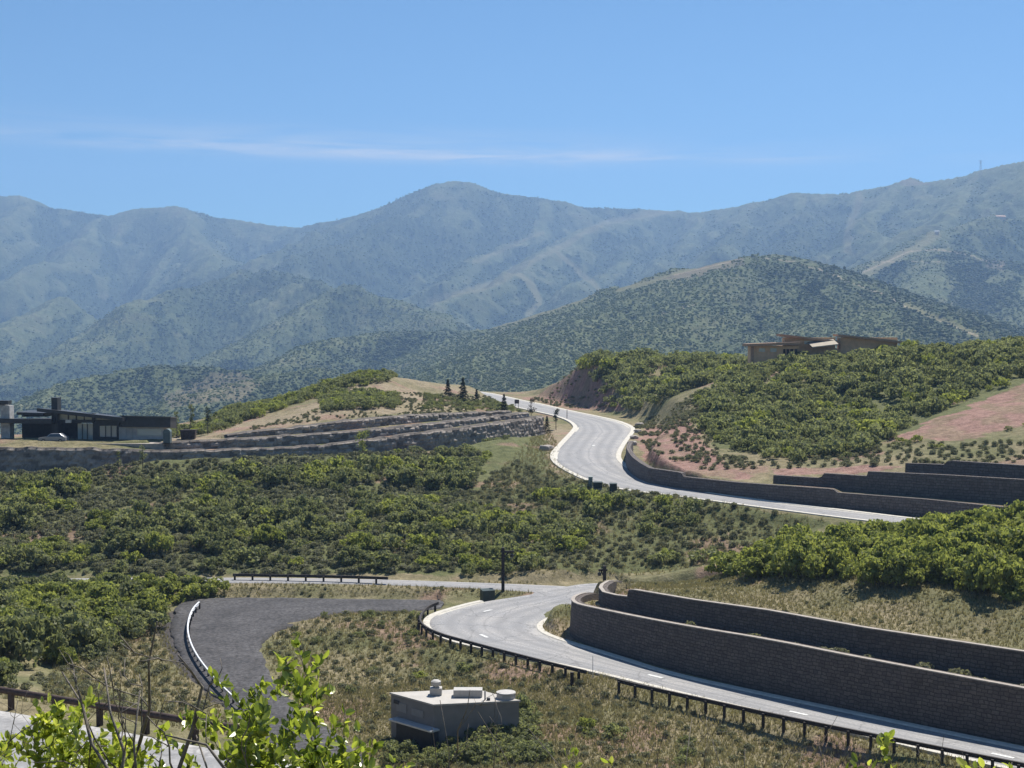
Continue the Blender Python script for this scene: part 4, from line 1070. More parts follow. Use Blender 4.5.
x, y = roofp(488.5, 700.2); MB().box(x - .14, x + .14, y - .12, y + .12, 4.003, 4.2, .02).build('roof_box', M['charcoal'], ub)

# ------------------------------------------------------------------ posts, boxes, signs
def lamp_post(px_, py_, Y, h, arm, label):
    p = at(px_, py_, Y); z = gz(p[0], p[1])
    o = empty('timber_lamp_post', (p[0], p[1], z), 0, label, 'lamp post', None)
    MB().box(-.2, .2, -.2, .2, -.4, h, .03).build('pole', M['timber'], o)
    MB().box(-.35 if arm > 0 else arm, arm if arm > 0 else .35, -.09, .09, h - .62, h - .40, .015).build('arm', M['timber'], o)
    a_ = arm * .5
    MB().hexa([(.2 * np.sign(arm), -.07, h - 1.25), (.2 * np.sign(arm), .07, h - 1.25), (.2 * np.sign(arm), .07, h - 1.05), (.2 * np.sign(arm), -.07, h - 1.05)],
              [(a_ + .1, -.07, h - .63), (a_ + .1, .07, h - .63), (a_ - .12, .07, h - .63), (a_ - .12, -.07, h - .63)]).build('brace', M['timber'], o)
    ln = MB().lathe([(.03, h - .63), (.05, h - .8), (.24, h - .86), (.20, h - 1.2), (.06, h - 1.24)], 10, arm * .82, 0).build('lantern', M['charcoal'], o)
    return o
P_ = atz(503, 589.5, zA)
lamp_post(503, 589.5, P_[1] - 1.0, 5.4, 1.35, 'taller dark timber post with crossarm standing beside the road junction')
lamp_post(604.5, 584, 172.5, 3.6, -.75, 'shorter dark timber post with stub arm behind the end of the curved upper wall')
def cabinet(name, px_, py_, Y, w, dpt, h, mat, label, cat='utility box', rz=0.0, lid=True):
    p = at(px_, py_, Y); z = gz(p[0], p[1])
    o = empty(name, (p[0], p[1], z), rz, label, cat)
    MB().box(-w / 2 - .06, w / 2 + .06, -dpt / 2 - .06, dpt / 2 + .06, -.3, .08).build('base', M['concrete'], o)
    MB().box(-w / 2, w / 2, -dpt / 2, dpt / 2, .083, h, .03).build('cabinet', mat, o)
    if lid: MB().hexa([(-w / 2 - .04, -dpt / 2 - .04, h + .003), (w / 2 + .04, -dpt / 2 - .04, h + .003), (w / 2 + .04, dpt / 2 + .04, h + .003), (-w / 2 - .04, dpt / 2 + .04, h + .003)],
                      [(-w / 2 - .04, -dpt / 2 - .04, h + .06), (w / 2 + .04, -dpt / 2 - .04, h + .06), (w / 2 + .04, dpt / 2 + .04, h + .12), (-w / 2 - .04, dpt / 2 + .04, h + .12)]).build('lid', mat, o)
    MB().box(-.015, .015, -dpt / 2 - .02, -dpt / 2 - .003, .2, h - .1).build('door_seam', M['charcoal'], o)
    MB().box(.08, .2, -dpt / 2 - .05, -dpt / 2 - .004, h * .55, h * .62).build('handle', M['charcoal'], o)
    return o
gm = mat_simple('dark_green_paint', (.030, .045, .036), .5, .15, 2, .03); pg = mat_simple('pale_green_paint', (.24, .27, .25), .55, .1, 2, .03)
cabinet('transformer_box', 487.5, 599.0, 170.5, 1.5, 1.3, 1.35, gm, 'dark green transformer box on the grassy island at the junction', rz=R(18))
cabinet('utility_pedestal', 590.5, 487.5, 219.0, .62, .5, 1.55, pg, 'tall slim pale green utility pedestal beside the upper road')
cabinet('transformer_box', 597.6, 488.5, 217.5, 1.35, 1.1, 1.0, gm, 'low wide dark green box beside the pale utility pedestal')
cabinet('transformer_box', 613.2, 491.5, 214.0, 1.05, 1.0, 1.35, gm, 'dark green upright box standing alone right of the low one')
# small sign on two legs
p = at(516.8, 407.5, 372); o = empty('trail_sign', (p[0], p[1], gz(p[0], p[1])), 0, 'small dark sign on two legs beside the upper road among young trees', 'sign')
for x in (-.42, .42): MB().box(x - .06, x + .06, -.06, .06, -.3, 2.3).build('post', M['timber'], o)
MB().box(-.6, .6, -.1, -.062, 1.3, 2.35, .01).build('sign_board', M['rust'], o)
p = at(572, 691.5, 0 + atz(572, 691.5, -33.2)[1]); o = MB().box(-.16, .16, -.16, .16, -.5, 1.25, .03).build('bollard_post', M['timber']); o.location = (p[0], p[1], gz(p[0], p[1])); tag(o, 'short stout timber post in the grass at the gap between guardrails', 'post')
def stake(px_, py_, zf, h, r, mat, label):
    p = atz(px_, py_, zf); o = MB().tube([(0, 0, -.2), (0, 0, h * .5), (0, 0, h)], [r, r, r * .8], 8).build('marker_stake', mat); o.location = (p[0], p[1], gz(p[0], p[1])); tag(o, label, 'marker')
stake(592.8, 679, lambda Y: -32.4, 2.2, .035, M['steel'], 'thin pale stake between the two dark timber guardrails')
stake(567, 418.5, zC, 2.2, .08, M['rust'], 'thin rust coloured stake at the kerb of the upper road')
# boulders stepping down beside the upper road bend
def boulder(px_, py_, zf, s, label, k, group='boulders beside the upper road'):
    p = atz(px_, py_, zf); bm = bmesh.new(); bmesh.ops.create_icosphere(bm, subdivisions=3, radius=1)
    for v_ in bm.verts:
        n_ = v_.co.normalized()
        q = Vector((math.copysign(abs(n_.x) ** .6, n_.x), math.copysign(abs(n_.y) ** .6, n_.y), math.copysign(abs(n_.z) ** .6, n_.z)))
        nn = float(fbm(np.array(n_.x * 1.6 + k * 7), np.array(n_.y * 1.6 + n_.z * 2.3), 3, 3))
        v_.co = q * (.75 + .5 * nn) * s; v_.co.z *= .62
    me_ = bpy.data.meshes.new('boulder'); bm.to_mesh(me_); bm.free(); me_.materials.append(M['cap']); o = link('boulder', me_)
    o.location = (p[0], p[1], gz(p[0], p[1]) + s * .2); o.rotation_euler.z = k
    tag(o, label, 'boulder', group)
for k, (x, y, s, lab) in enumerate([(639.5, 423.5, .95, 'topmost pale boulder beside the upper road bend'), (637.5, 430, .8, 'second pale boulder from the top beside the upper road bend'), (634.5, 436, .8, 'lower pale boulder at the road bend above the lowest one'), (632, 442, .95, 'lowest pale boulder beside the upper road at the start of the wall'), (546.5, 452, 1.2, 'pale boulder on the grass outside the upper road bend')]):
    boulder(x, y, lambda Y: zC(Y) + (.4 if k < 4 else -.6), s, lab, k)

# lattice mast and small buildings on the far ridge
p = at(980.5, 180, 4380); 
def mount_z(x, y):
    i = int(np.argmin(np.abs(frows - math.hypot(x, y)))); j = int(np.argmin(np.abs(fcols - math.atan2(x, y)))); return float(FZ[i, j])
o = empty('lattice_mast', (p[0], p[1], mount_z(p[0], p[1]) - 1), 0, 'thin lattice mast on the skyline of the right ridge', 'mast')
mb = MB(); hgt = 46
for sx, sy in ((-1, -1), (1, -1), (1, 1), (-1, 1)): mb.tube([(sx * 4, sy * 4, 0), (sx * 1.1, sy * 1.1, hgt)], .22, 5)
for k in range(9):
    w0 = 4 - 2.9 * k / 9; w1 = 4 - 2.9 * (k + 1) / 9; z0, z1 = hgt * k / 9, hgt * (k + 1) / 9
    for s in (-1, 1): mb.tube([(-w0, s * w0, z0), (w1, s * w1, z1)], .14, 4); mb.tube([(w0, s * w0, z0), (-w1, s * w1, z1)], .14, 4)
mb.build('lattice', M['stone'], o)
mb = MB(); mb.box(-5, 5, -.6, .6, hgt, hgt + 1.2); mb.box(-3, 3, -.6, .6, hgt - 6, hgt - 5); mb.build('crossarm', M['stone'], o)
def lodge(px_, py_, Y, w, d_, h, label, roofm, rz):
    p = at(px_, py_, Y); o = empty('mountain_lodge', (p[0], p[1], mount_z(p[0], p[1])), rz, label, 'house')
    MB().box(-w / 2, w / 2, -d_ / 2, d_ / 2, -6, h).build('wall', M['brown'], o)
    MB().hexa([(-w / 2 - 1, -d_ / 2 - 1, h), (w / 2 + 1, -d_ / 2 - 1, h), (w / 2 + 1, d_ / 2 + 1, h), (-w / 2 - 1, d_ / 2 + 1, h)], [(-w / 2 - 1, -.2, h + 4), (w / 2 + 1, -.2, h + 4), (w / 2 + 1, .2, h + 4), (-w / 2 - 1, .2, h + 4)]).build('roof', roofm, o)
    mb = MB(); 
    for k in range(4): mb.box(-w / 2 + w * (k + .3) / 4, -w / 2 + w * (k + .7) / 4, -d_ / 2 - .2, -d_ / 2 - .05, h * .3, h * .7)
    mb.build('window', M['glass'], o)
lodge(1000, 218, 3480, 24, 12, 7, 'distant lodge with dark roof on the right mountainside', M['fascia'], R(12))
lodge(937, 232.5, 3290, 9, 8, 5, 'small distant cabin with pale roof left of the lodge', M['stone'], R(-20))

# ------------------------------------------------------------------ vegetation
def clump_cloud(rng, n, size, lobes, flat=.75, hollow=.55):
    """n leaf-clump faces spread through several lobes; returns verts (n,4,3), tint (n)"""
    li = rng.integers(0, len(lobes), n)
    c_ = lobes[li, :3]; rad = lobes[li, 3]
    d = rng.normal(size=(n, 3)); d /= np.linalg.norm(d, axis=1)[:, None]
    d[:, 2] = np.where(d[:, 2] < -.35, -d[:, 2], d[:, 2])
    rr = rad * (hollow + (1 - hollow) * rng.random(n) ** .5)
    p = c_ + d * rr[:, None] * np.array([1, 1, flat])
    nrm = d + rng.normal(size=(n, 3)) * .7; nrm /= np.linalg.norm(nrm, axis=1)[:, None]
    a = np.cross(nrm, rng.normal(size=(n, 3))); a /= np.linalg.norm(a, axis=1)[:, None] + 1e-9
    b = np.cross(nrm, a)
    s = size * (.55 + .9 * rng.random(n))
    quad = []
    for u, v in ((-1, -.5), (.35, -.85), (1, .45), (-.4, .9)):
        jit = 1 + (rng.random((n, 2)) - .5) * .6
        quad.append(p + a * (u * s * jit[:, 0])[:, None] + b * (v * s * jit[:, 1])[:, None] * .75 + nrm * (s * (rng.random(n) - .5) * .5)[:, None])
    return np.stack(quad, 1), rng.random(n)
def shrub_lobes(rng, n, spread=.62, zlo=.25, zhi=.62, rlo=.28, rhi=.5):
    th = rng.random(n) * 6.283; r_ = spread * np.sqrt(rng.random(n))
    z_ = zlo + (zhi - zlo) * rng.random(n) * (1.15 - r_ / spread * .55)
    return np.stack([r_ * np.cos(th), r_ * np.sin(th), z_, rlo + (rhi - rlo) * rng.random(n)], 1)
def variants(kind, n, faces):
    out = []
    for k in range(n):
        rng = np.random.default_rng(100 + k + len(kind) * 31)
        if kind == 'oak': q, t_ = clump_cloud(rng, faces, .058 if faces > 900 else .078, shrub_lobes(rng, 17, .78, .18, .74, .16, .38))
        else: q, t_ = clump_cloud(rng, faces, .075 if faces > 300 else .1, shrub_lobes(rng, 6, .34, .14, .38, .28, .44), .85)
        out.append((q, t_))
    return out
def cloud_mesh(name, q, tint, mat, extra=None):
    Vv = q.reshape(-1, 3); n = len(q)
    f = np.arange(n * 4).reshape(n, 4)
    tt = np.repeat(tint, 4)
    return mesh_np(name, Vv, f, [mat], attrs=dict(tint=tt))
OAK_HI = variants('oak', 6, 1700); OAK_LO = variants('oak', 6, 520)
SAGE_HI = variants('sage', 5, 460); SAGE_LO = variants('sage', 5, 170)

def jitter_grid(x0, x1, y0, y1, s, rng):
    gx, gy = np.meshgrid(np.arange(x0, x1, s), np.arange(y0, y1, s))
    gx = gx + (rng.random(gx.shape) - .5) * s * .95; gy = gy + (rng.random(gy.shape) - .5) * s * .95
    return gx.ravel(), gy.ravel()
EDGES = [(resample(a_, n=60, smooth=2)[:, :2], resample(b_, n=60, smooth=2)[:, :2]) for a_, b_ in ((A_out, A_in), (B_out, B_in), (C_out, C_in), (D_out, D_in), (N_out, N_in))]
def off_roads(x, y, margin=1.2):
    ok = np.ones(x.shape, bool)
    for a_, b_ in EDGES:
        ok &= ~inpoly(x, y, np.r_[a_, b_[::-1]])
        ok &= (segdist(x, y, a_) > margin) & (segdist(x, y, b_) > margin)
    return ok
def wall_gap(x, y, lo=-1.0, hi=1.2):
    ok = np.ones(x.shape, bool)
    for P, *_ in WALLS:
        s, _v, e = nearest(x, y, P[::3], ()); ok &= ~((s > lo) & (s < hi)) | e
    return ok
def zone(poly, ylo, yhi, s, rng, patch=None, thr=.0, psc=14.0, margin=1.2, wall=(-1.6, 1.4)):
    w = yhi * .42
    x, y = jitter_grid(-w, w, ylo, yhi, s, rng)
    z = ground_at(x, y); a, b = project(x, y, z)
    m_ = inpoly(a, b, poly)
    if patch is not None: m_ &= fbm(x / psc, y / psc, patch, 3) > thr
    x, y, z, a, b = x[m_], y[m_], z[m_], a[m_], b[m_]
    m_ = off_roads(x, y, margin) & wall_gap(x, y, *wall)
    return x[m_], y[m_], z[m_]

rng = np.random.default_rng(5)
OAK = []   # x, y, z, size, zone index
def add_oak(zi, poly, ylo, yhi, s, smin, smax, patch=None, thr=0, psc=14., margin=None, wall=(-3.0, 1.8), mat='oak', brt=.22):
    x, y, z = zone(poly, ylo, yhi, s, rng, patch, thr, psc, margin if margin is not None else smax * .6 + .5, wall)
    sz = smin + (smax - smin) * rng.random(len(x)) ** 1.3
    for q in zip(x, y, z, sz): OAK.append((*q, zi, 'bright' if (mat == 'oak' and rng.random() < brt) else mat))
ZL = [('green oak brush in the dense field between the boulder walls and the crossing road', 'oak brush in the field below the boulder walls'),
      ('leafy oak brush in the dark thicket left of the dark driveway', 'oak brush in the left thicket'),
      ('bright green oak brush in the thicket behind the upper brown block wall', 'oak brush behind the curved walls'),
      ('dark green oak brush covering the right hill below the brown house', 'oak brush on the right hill'),
      ('green oak brush covering the small knoll beyond the upper road', 'oak brush on the middle knoll'),
      ('low green oak brush along the crest of the sandy left knoll', 'oak brush on the sandy knoll'),
      ('oak brush on the slope between the upper road and the road junction', 'oak brush below the upper road'),
      ('low dark oak brush scattered on the dry grass around the dark driveway', 'scattered brush on the dry grass')]
add_oak(0, [(-90, 484), (170, 480), (380, 470), (450, 462), (480, 470), (440, 520), (455, 574), (-90, 574)], 184, 262, 2.6, .9, 3.1, 3, .43, 9)
add_oak(0, [(360, 458), (470, 438), (512, 432), (500, 452), (460, 490), (380, 480)], 225, 295, 2.6, .9, 1.8, 4, .52, 8)
add_oak(1, [(-90, 593), (44, 592), (62, 575), (140, 562), (235, 568), (240, 590), (178, 598), (170, 612), (130, 640), (90, 662), (40, 672), (0, 690), (-90, 700)], 100, 180, 2.5, 1.3, 3.4, 6, .33, 8, brt=.4)
add_oak(1, [(140, 585), (231, 583), (236, 599), (180, 601), (140, 606)], 160, 176, 1.8, 1.4, 2.5, margin=.3, brt=1.0)
add_oak(2, [(695, 566), (760, 552), (830, 538), (920, 540), (1024, 525), (1110, 525), (1110, 606), (1024, 606), (960, 592), (860, 582), (760, 578), (705, 576)], 128, 176, 2.4, 1.8, 3.6, 8, .2, 10, mat='bright')
add_oak(3, [(695, 402), (740, 375), (800, 365), (900, 345), (1024, 338), (1110, 335), (1110, 365), (1024, 378), (960, 402), (890, 435), (850, 458), (790, 463), (735, 452), (700, 430)], 226, 340, 2.6, 1.0, 3.0, 12, .22, 12, brt=.08)
add_oak(3, [(890, 440), (960, 436), (1030, 425), (1100, 420), (1100, 446), (890, 449)], 205, 240, 2.2, .6, 1.1, 13, .45, 8)
add_oak(4, [(575, 360), (640, 350), (745, 362), (735, 380), (695, 402), (660, 415), (615, 408), (590, 385)], 325, 420, 2.8, 1.5, 3.3, 14, .25, 12, brt=.12)
add_oak(5, [(190, 432), (240, 408), (330, 378), (400, 366), (395, 380), (330, 392), (280, 410), (210, 434)], 270, 400, 2.0, 1.1, 1.9)
add_oak(5, [(320, 398), (350, 392), (396, 396), (398, 408), (325, 412)], 268, 330, 1.9, 1.0, 1.9)
add_oak(5, [(425, 396), (500, 399), (542, 411), (520, 413), (425, 411)], 275, 350, 2.4, .6, 1.3, 21, .42, 5, margin=.5, brt=.1)
add_oak(5, [(150, 436), (200, 425), (200, 436), (160, 440)], 258, 320, 2.0, .8, 1.6, 15, .45)
add_oak(6, [(440, 520), (560, 490), (640, 500), (830, 525), (820, 550), (700, 568), (620, 580), (400, 574)], 182, 225, 2.5, .9, 2.3, 16, .50, 8)
add_oak(7, [(290, 605), (330, 603), (420, 620), (500, 665), (420, 690), (300, 700), (265, 650)], 128, 168, 5.5, .5, .95, 17, .45, 6)
add_oak(7, [(385, 742), (430, 752), (525, 742), (540, 768), (380, 768)], 96, 118, 1.6, .9, 1.7, brt=.1)
add_oak(7, [(470, 738), (500, 722), (528, 700), (545, 705), (530, 740), (490, 752)], 104, 124, 1.4, 1.0, 1.7, margin=.2, brt=0)
add_oak(7, [(520, 700), (720, 735), (760, 768), (420, 768), (390, 740)], 98, 128, 4.0, .6, 1.2, 18, .5, 6)
OK_ = np.array([(a[0], a[1], a[2], a[3], a[4]) for a in OAK]); OM = np.array([a[5] == 'bright' for a in OAK])
opx, opy = project(OK_[:, 0], OK_[:, 1], OK_[:, 2] + OK_[:, 3] * .5)
inv = (opx > -20) & (opx < 1044) & (opy < 780)
score = np.where(inv, OK_[:, 3] / OK_[:, 1], 0)
order = np.argsort(-score); SINGLE = set(order[:298].tolist())
oak_me = {b: [cloud_mesh('oak_shrub', q, t_, M['bright' if b else 'oak']) for q, t_ in OAK_HI] for b in (False, True)}
for i in sorted(SINGLE):
    x, y, z, s, zi = OK_[i]
    o = link('oak_shrub', oak_me[bool(OM[i])][i % 6]); o.location = (x, y, z - .12 * s); k = s * (.9 + .2 * random.random())
    o.scale = (k * (.85 + .4 * random.random()), k * (.85 + .4 * random.random()), k * (.95 + .6 * random.random())); o.rotation_euler.z = random.random() * 6.28
    tag(o, ZL[int(zi)][0], 'shrub', ZL[int(zi)][1])
def merged(name, items, var, mats, zoff=.12):
    """items: x, y, z, size, mat index"""
    VV, TT, MI = [], [], []
    r_ = np.random.default_rng(77)
    for i, (x, y, z, s, mi_) in enumerate(items):
        q, t_ = var[r_.integers(len(var))]
        a = r_.random() * 6.283; ca, sa = math.cos(a), math.sin(a)
        kx, ky, kz = s * (.85 + .4 * r_.random()), s * (.85 + .4 * r_.random()), s * (.95 + .6 * r_.random())
        X = q[..., 0] * kx; Yy = q[..., 1] * ky
        VV.append(np.stack([x + X * ca - Yy * sa, y + X * sa + Yy * ca, z - zoff * s + q[..., 2] * kz], -1))
        TT.append(np.clip(t_ * .7 + r_.random() * .3, 0, 1)); MI.append(np.full(len(q), mi_, np.int32))
    q = np.concatenate(VV); t_ = np.concatenate(TT)
    n = len(q)
    me_ = mesh_np(name, q.reshape(-1, 3), np.arange(n * 4).reshape(n, 4), mats, mi=np.concatenate(MI), attrs=dict(tint=np.repeat(t_, 4)))
    return link(name, me_)
rest = [i for i in range(len(OAK)) if i not in SINGLE]
tag(merged('oak_brush', [(*OK_[i, :4], int(OM[i])) for i in rest], OAK_LO, [M['oak'], M['bright']]), 'dense far oak brush covering the hillsides', 'brush', kind='stuff')

# sagebrush
SG = []
def add_sage(poly, ylo, yhi, s, smin, smax, lab, patch=None, thr=0, psc=6.):
    x, y, z = zone(poly, ylo, yhi, s, rng, patch, thr, psc, .9, (-1.0, 1.3))
    for q in zip(x, y, z, smin + (smax - smin) * rng.random(len(x))): SG.append((*q, lab))
SL = [('small grey green sagebrush on the dry bank between driveway and hairpin', 'sagebrush on the bank inside the driveway'),
      ('small grey sagebrush on the dry slope below the long timber guardrail', 'sagebrush below the guardrail'),
      ('grey sagebrush on the grassy bank above the upper block wall', 'sagebrush above the curved walls'),
      ('grey sagebrush on the slope outside the upper road bend', 'sagebrush below the upper road'),
      ('grey sagebrush on the dry bank left of the steel guardrail', 'sagebrush on the left bank'),
      ('grey sagebrush on the lower part of the right hill', 'sagebrush on the right hill'),
      ('grey low sagebrush between the oaks in the field below the boulder walls', 'sagebrush in the field')]
add_sage([(255, 615), (300, 603), (420, 612), (440, 640), (590, 680), (560, 700), (390, 690), (280, 700)], 126, 168, 1.8, .35, .8, 0)
add_sage([(380, 700), (520, 685), (600, 690), (1024, 790), (1024, 800), (300, 800)], 92, 132, 1.9, .35, .8, 1)
add_sage([(620, 583), (720, 572), (860, 575), (1024, 597), (1024, 650), (700, 600)], 116, 172, 2.2, .25, .55, 2, 3, .50)
add_sage([(455, 520), (490, 475), (515, 462), (560, 478), (700, 500), (820, 522), (700, 565), (480, 572)], 182, 290, 1.5, .5, 1.1, 3)
add_sage([(60, 668), (170, 600), (182, 650), (215, 700), (230, 730), (60, 700), (0, 692)], 85, 160, 1.5, .35, .9, 4)
add_sage([(700, 400), (640, 410), (700, 470), (900, 466), (1100, 462), (1100, 440), (880, 445), (780, 465), (720, 452)], 200, 300, 1.8, .5, 1.0, 5)
add_sage([(-90, 470), (380, 455), (480, 450), (460, 574), (-90, 576)], 184, 262, 1.25, .5, 1.4, 6)
add_sage([(632, 428), (700, 392), (745, 430), (775, 472), (690, 468), (650, 452)], 215, 330, 1.15, .4, 1.0, 5, 11, .54)
add_sage([(-60, 584), (500, 583), (490, 597), (180, 597), (-60, 600)], 165, 180, 1.6, .25, .55, 4, 5, .45)
add_sage([(380, 392), (480, 395), (540, 408), (400, 416), (330, 420), (240, 432)], 250, 400, 1.5, .3, .8, 5, 7, .36)
add_sage([(505, 392), (592, 362), (620, 410), (560, 408)], 330, 420, 2.2, .5, 1.0, 5, 8, .4)
SL.append(('small pale shrub growing on the terrace between the two curved block walls', 'shrubs between the curved walls'))
for px_ in (678, 742, 782, 812, 830, 850, 916, 952, 966, 1012):
    f_ = min(range(len(W_low)), key=lambda i_: abs(project(W_low[i_, 0], W_low[i_, 1], W_low[i_, 2])[0] - px_))
    q_ = W_low[f_]; dd_ = W_low[min(f_ + 1, len(W_low) - 1), :2] - W_low[f_ - 1, :2]; dd_ /= np.linalg.norm(dd_)
    x_, y_ = q_[0] - dd_[1] * 2.0, q_[1] + dd_[0] * 2.0
    SG.append((x_, y_, gz(x_, y_), 1.1 + .5 * random.random(), len(SL) - 1))
SA = np.array([a[:4] for a in SG]); SLb = [a[4] for a in SG]
spx, spy = project(SA[:, 0], SA[:, 1], SA[:, 2])
score = np.where((spx > 0) & (spx < 1024) & (spy < 775), SA[:, 3] / SA[:, 1], 0)
order = np.argsort(-score); SS = set(order[:298].tolist())
sage_me = [cloud_mesh('sagebrush', q, t_, M['sage']) for q, t_ in SAGE_HI]
for i in sorted(SS):
    x, y, z, s = SA[i]; o = link('sagebrush', sage_me[i % 5]); o.location = (x, y, z - .08 * s); k = s
    o.scale = (k * 1.1, k * (.9 + .3 * random.random()), k * (.8 + .4 * random.random())); o.rotation_euler.z = random.random() * 6.28
    tag(o, SL[SLb[i]][0], 'sagebrush', SL[SLb[i]][1])
tag(merged('low_brush', [(*SA[i], 0) for i in range(len(SG)) if i not in SS], SAGE_LO, [M['sage']], .08), 'low grey brush scattered over the dry slopes', 'brush', kind='stuff')

# dry grass: blades in tufts
def grass(poly, ylo, yhi, s, h0, h1, patch=None, thr=0):
    x, y, z = zone(poly, ylo, yhi, s, rng, patch, thr, 5., .35, (-.9, 1.5))
    return np.stack([x, y, z, h0 + (h1 - h0) * rng.random(len(x))], 1)
G = np.concatenate([
    grass([(250, 610), (300, 600), (420, 608), (440, 640), (600, 682), (600, 720), (380, 720), (280, 705)], 118, 172, .55, .2, .5),
    grass([(300, 690), (600, 672), (1024, 772), (1024, 830), (300, 830)], 78, 135, .42, .2, .5),
    grass([(600, 578), (720, 565), (860, 565), (1100, 590), (1100, 680), (700, 620)], 108, 176, .45, .15, .38),
    grass([(40, 700), (60, 650), (180, 596), (190, 650), (240, 735), (0, 735), (0, 690)], 70, 165, .55, .2, .5),
    grass([(-60, 582), (540, 582), (545, 596), (180, 598), (-60, 602)], 163, 190, .6, .2, .45),
    grass([(535, 630), (570, 600), (620, 590), (700, 620), (575, 648)], 138, 170, .5, .2, .4),
    grass([(450, 520), (545, 424), (580, 480), (830, 520), (700, 580), (480, 576)], 180, 300, .9, .3, .7),
])
nb = 7; n = len(G)
base = np.repeat(G, nb, 0); m_ = len(base)
ang_ = rng.random(m_) * 6.283; rad_ = rng.random(m_) * .22
bx, by = base[:, 0] + np.cos(ang_) * rad_, base[:, 1] + np.sin(ang_) * rad_
ln = rng.normal(size=(m_, 2)) * .35; hh = base[:, 3] * (.6 + .6 * rng.random(m_)); wd = .035 + .03 * rng.random(m_)
pa = rng.random(m_) * 6.283
v0 = np.stack([bx - np.cos(pa) * wd, by - np.sin(pa) * wd, base[:, 2] - .04], 1); v1 = np.stack([bx + np.cos(pa) * wd, by + np.sin(pa) * wd, base[:, 2] - .04], 1)
v2 = np.stack([bx + ln[:, 0] * hh, by + ln[:, 1] * hh, base[:, 2] + hh], 1)
me = mesh_np('dry_grass', np.stack([v0, v1, v2], 1).reshape(-1, 3), np.arange(m_ * 3).reshape(-1, 3), [M['grass']],
             attrs=dict(tint=np.repeat(np.clip(rng.random(m_) * .6 + .4 * np.repeat(fbm(G[:, 0] / 6, G[:, 1] / 6, 33, 3), nb), 0, 1), 3)))
tag(link('dry_grass', me), 'dry tufted grass on the banks', 'grass', kind='stuff')

# young conifers and thin deciduous trees along the upper road
def conifer(px_, ytop, ybot, Y, label, group):
    p = at(px_, ybot, Y); z = gz(p[0], p[1]); h = (ybot - ytop) / F * Y * .9
    o = empty('conifer_tree', (p[0], p[1], z), random.random() * 6, label, 'conifer', group)
    MB().tube([(0, 0, -.3), (0, 0, h * .5), (0, 0, h * .97)], [h * .022, h * .014, .015], 7).build('trunk', M['bark'], o)
    r_ = np.random.default_rng(int(px_ * 10)); n = 1100
    f_ = r_.random(n) ** .8; ang = r_.random(n) * 6.283; rr = h * .36 * (1 - f_) * (.35 + .65 * r_.random(n)) * (.75 + .25 * np.cos(f_ * 40)) + .05
    c_ = np.stack([rr * np.cos(ang), rr * np.sin(ang), h * (.07 + .93 * f_) - rr * .25], 1)
    out = np.stack([np.cos(ang), np.sin(ang), np.full(n, -.25)], 1); side = np.stack([-np.sin(ang), np.cos(ang), r_.normal(size=n) * .3], 1)
    ls = h * .055 * (.6 + .8 * r_.random(n)) * (1.1 - .6 * f_); ws = ls * .45
    q = np.stack([c_ - out * ls[:, None], c_ + side * ws[:, None], c_ + out * ls[:, None] * 1.2, c_ - side * ws[:, None]], 1)
    link('foliage', cloud_mesh('foliage', q, r_.random(n), M['needles']), o)
def thin_tree(px_, ytop, ybot, Y, label, mat, group=None, wid=.16, dens=350):
    p = at(px_, ybot, Y); z = gz(p[0], p[1]); h = (ybot - ytop) / F * Y
    o = empty('young_tree', (p[0], p[1], z), random.random() * 6, label, 'tree', group)
    mb = MB(); r_ = np.random.default_rng(int(px_ * 7)); mb.tube([(0, 0, -.3), (h * .01, 0, h * .5), (0, h * .01, h * .95)], [.09, .06, .015], 7)
    for k in range(9):
        a = r_.random() * 6.283; z0 = h * (.3 + .55 * r_.random()); l_ = h * wid * (1.1 - z0 / h * .6)
        mb.tube([(0, 0, z0), (math.cos(a) * l_, math.sin(a) * l_, z0 + l_ * 1.3)], [.03, .008], 5)
    mb.build('trunk', M['bark'], o)
    lobes = np.stack([r_.normal(size=9) * h * wid * .35, r_.normal(size=9) * h * wid * .35, h * (.32 + .6 * r_.random(9)), np.full(9, h * wid * .65)], 1)
    q, t_ = clump_cloud(r_, dens, h * .022, lobes, 1.3, .2)
    link('crown', cloud_mesh('crown', q, t_, mat), o)
CG = 'young conifers along the upper road'
for a in ((448, 385, 408, 335, 'leftmost young conifer on the sandy slope above the boulder wall'), (463, 385, 414, 325, 'tallest dark young conifer above the boulder wall, left of the small one'), (476.5, 391.5, 409, 330, 'smallest young conifer between two taller ones above the boulder wall'), (504, 388, 412, 322, 'young conifer beside the upper road, next to the small sign'), (547, 406, 425, 298, 'dark conifer at the right end of the boulder walls')): conifer(*a, CG)
M['brownleaf'] = mat_leaf('brown_leaves', (.05, .04, .03), (.09, .07, .05), (.13, .11, .07), .2)
thin_tree(531, 388, 414, 318, 'slender brownish young tree right of the small sign by the road', M['brownleaf'])
thin_tree(556, 396, 418, 305, 'slender dark young tree at the kerb near the rust stake', M['needles'])
thin_tree(177, 404, 434, 268, 'slim young tree behind the dark house near the portable toilet', M['oak'], None, .12, 250)
thin_tree(191, 400, 432, 275, 'tall slim pointed tree behind the brown waste container', M['oak'], None, .10, 260)
thin_tree(208, 408, 434, 270, 'dark bushy young tree right of the waste container', M['needles'], None, .2, 350)
thin_tree(118, 452, 474, 231, 'slim young tree in front of the lowest boulder wall', M['oak'], None, .15, 240)
thin_tree(143, 446, 474, 231, 'taller slim young tree in front of the boulder walls below the garage', M['oak'], None, .15, 260)
thin_tree(363, 436, 470, 244, 'pale green young tree against the middle of the boulder walls', M['bright'], None, .2, 420)

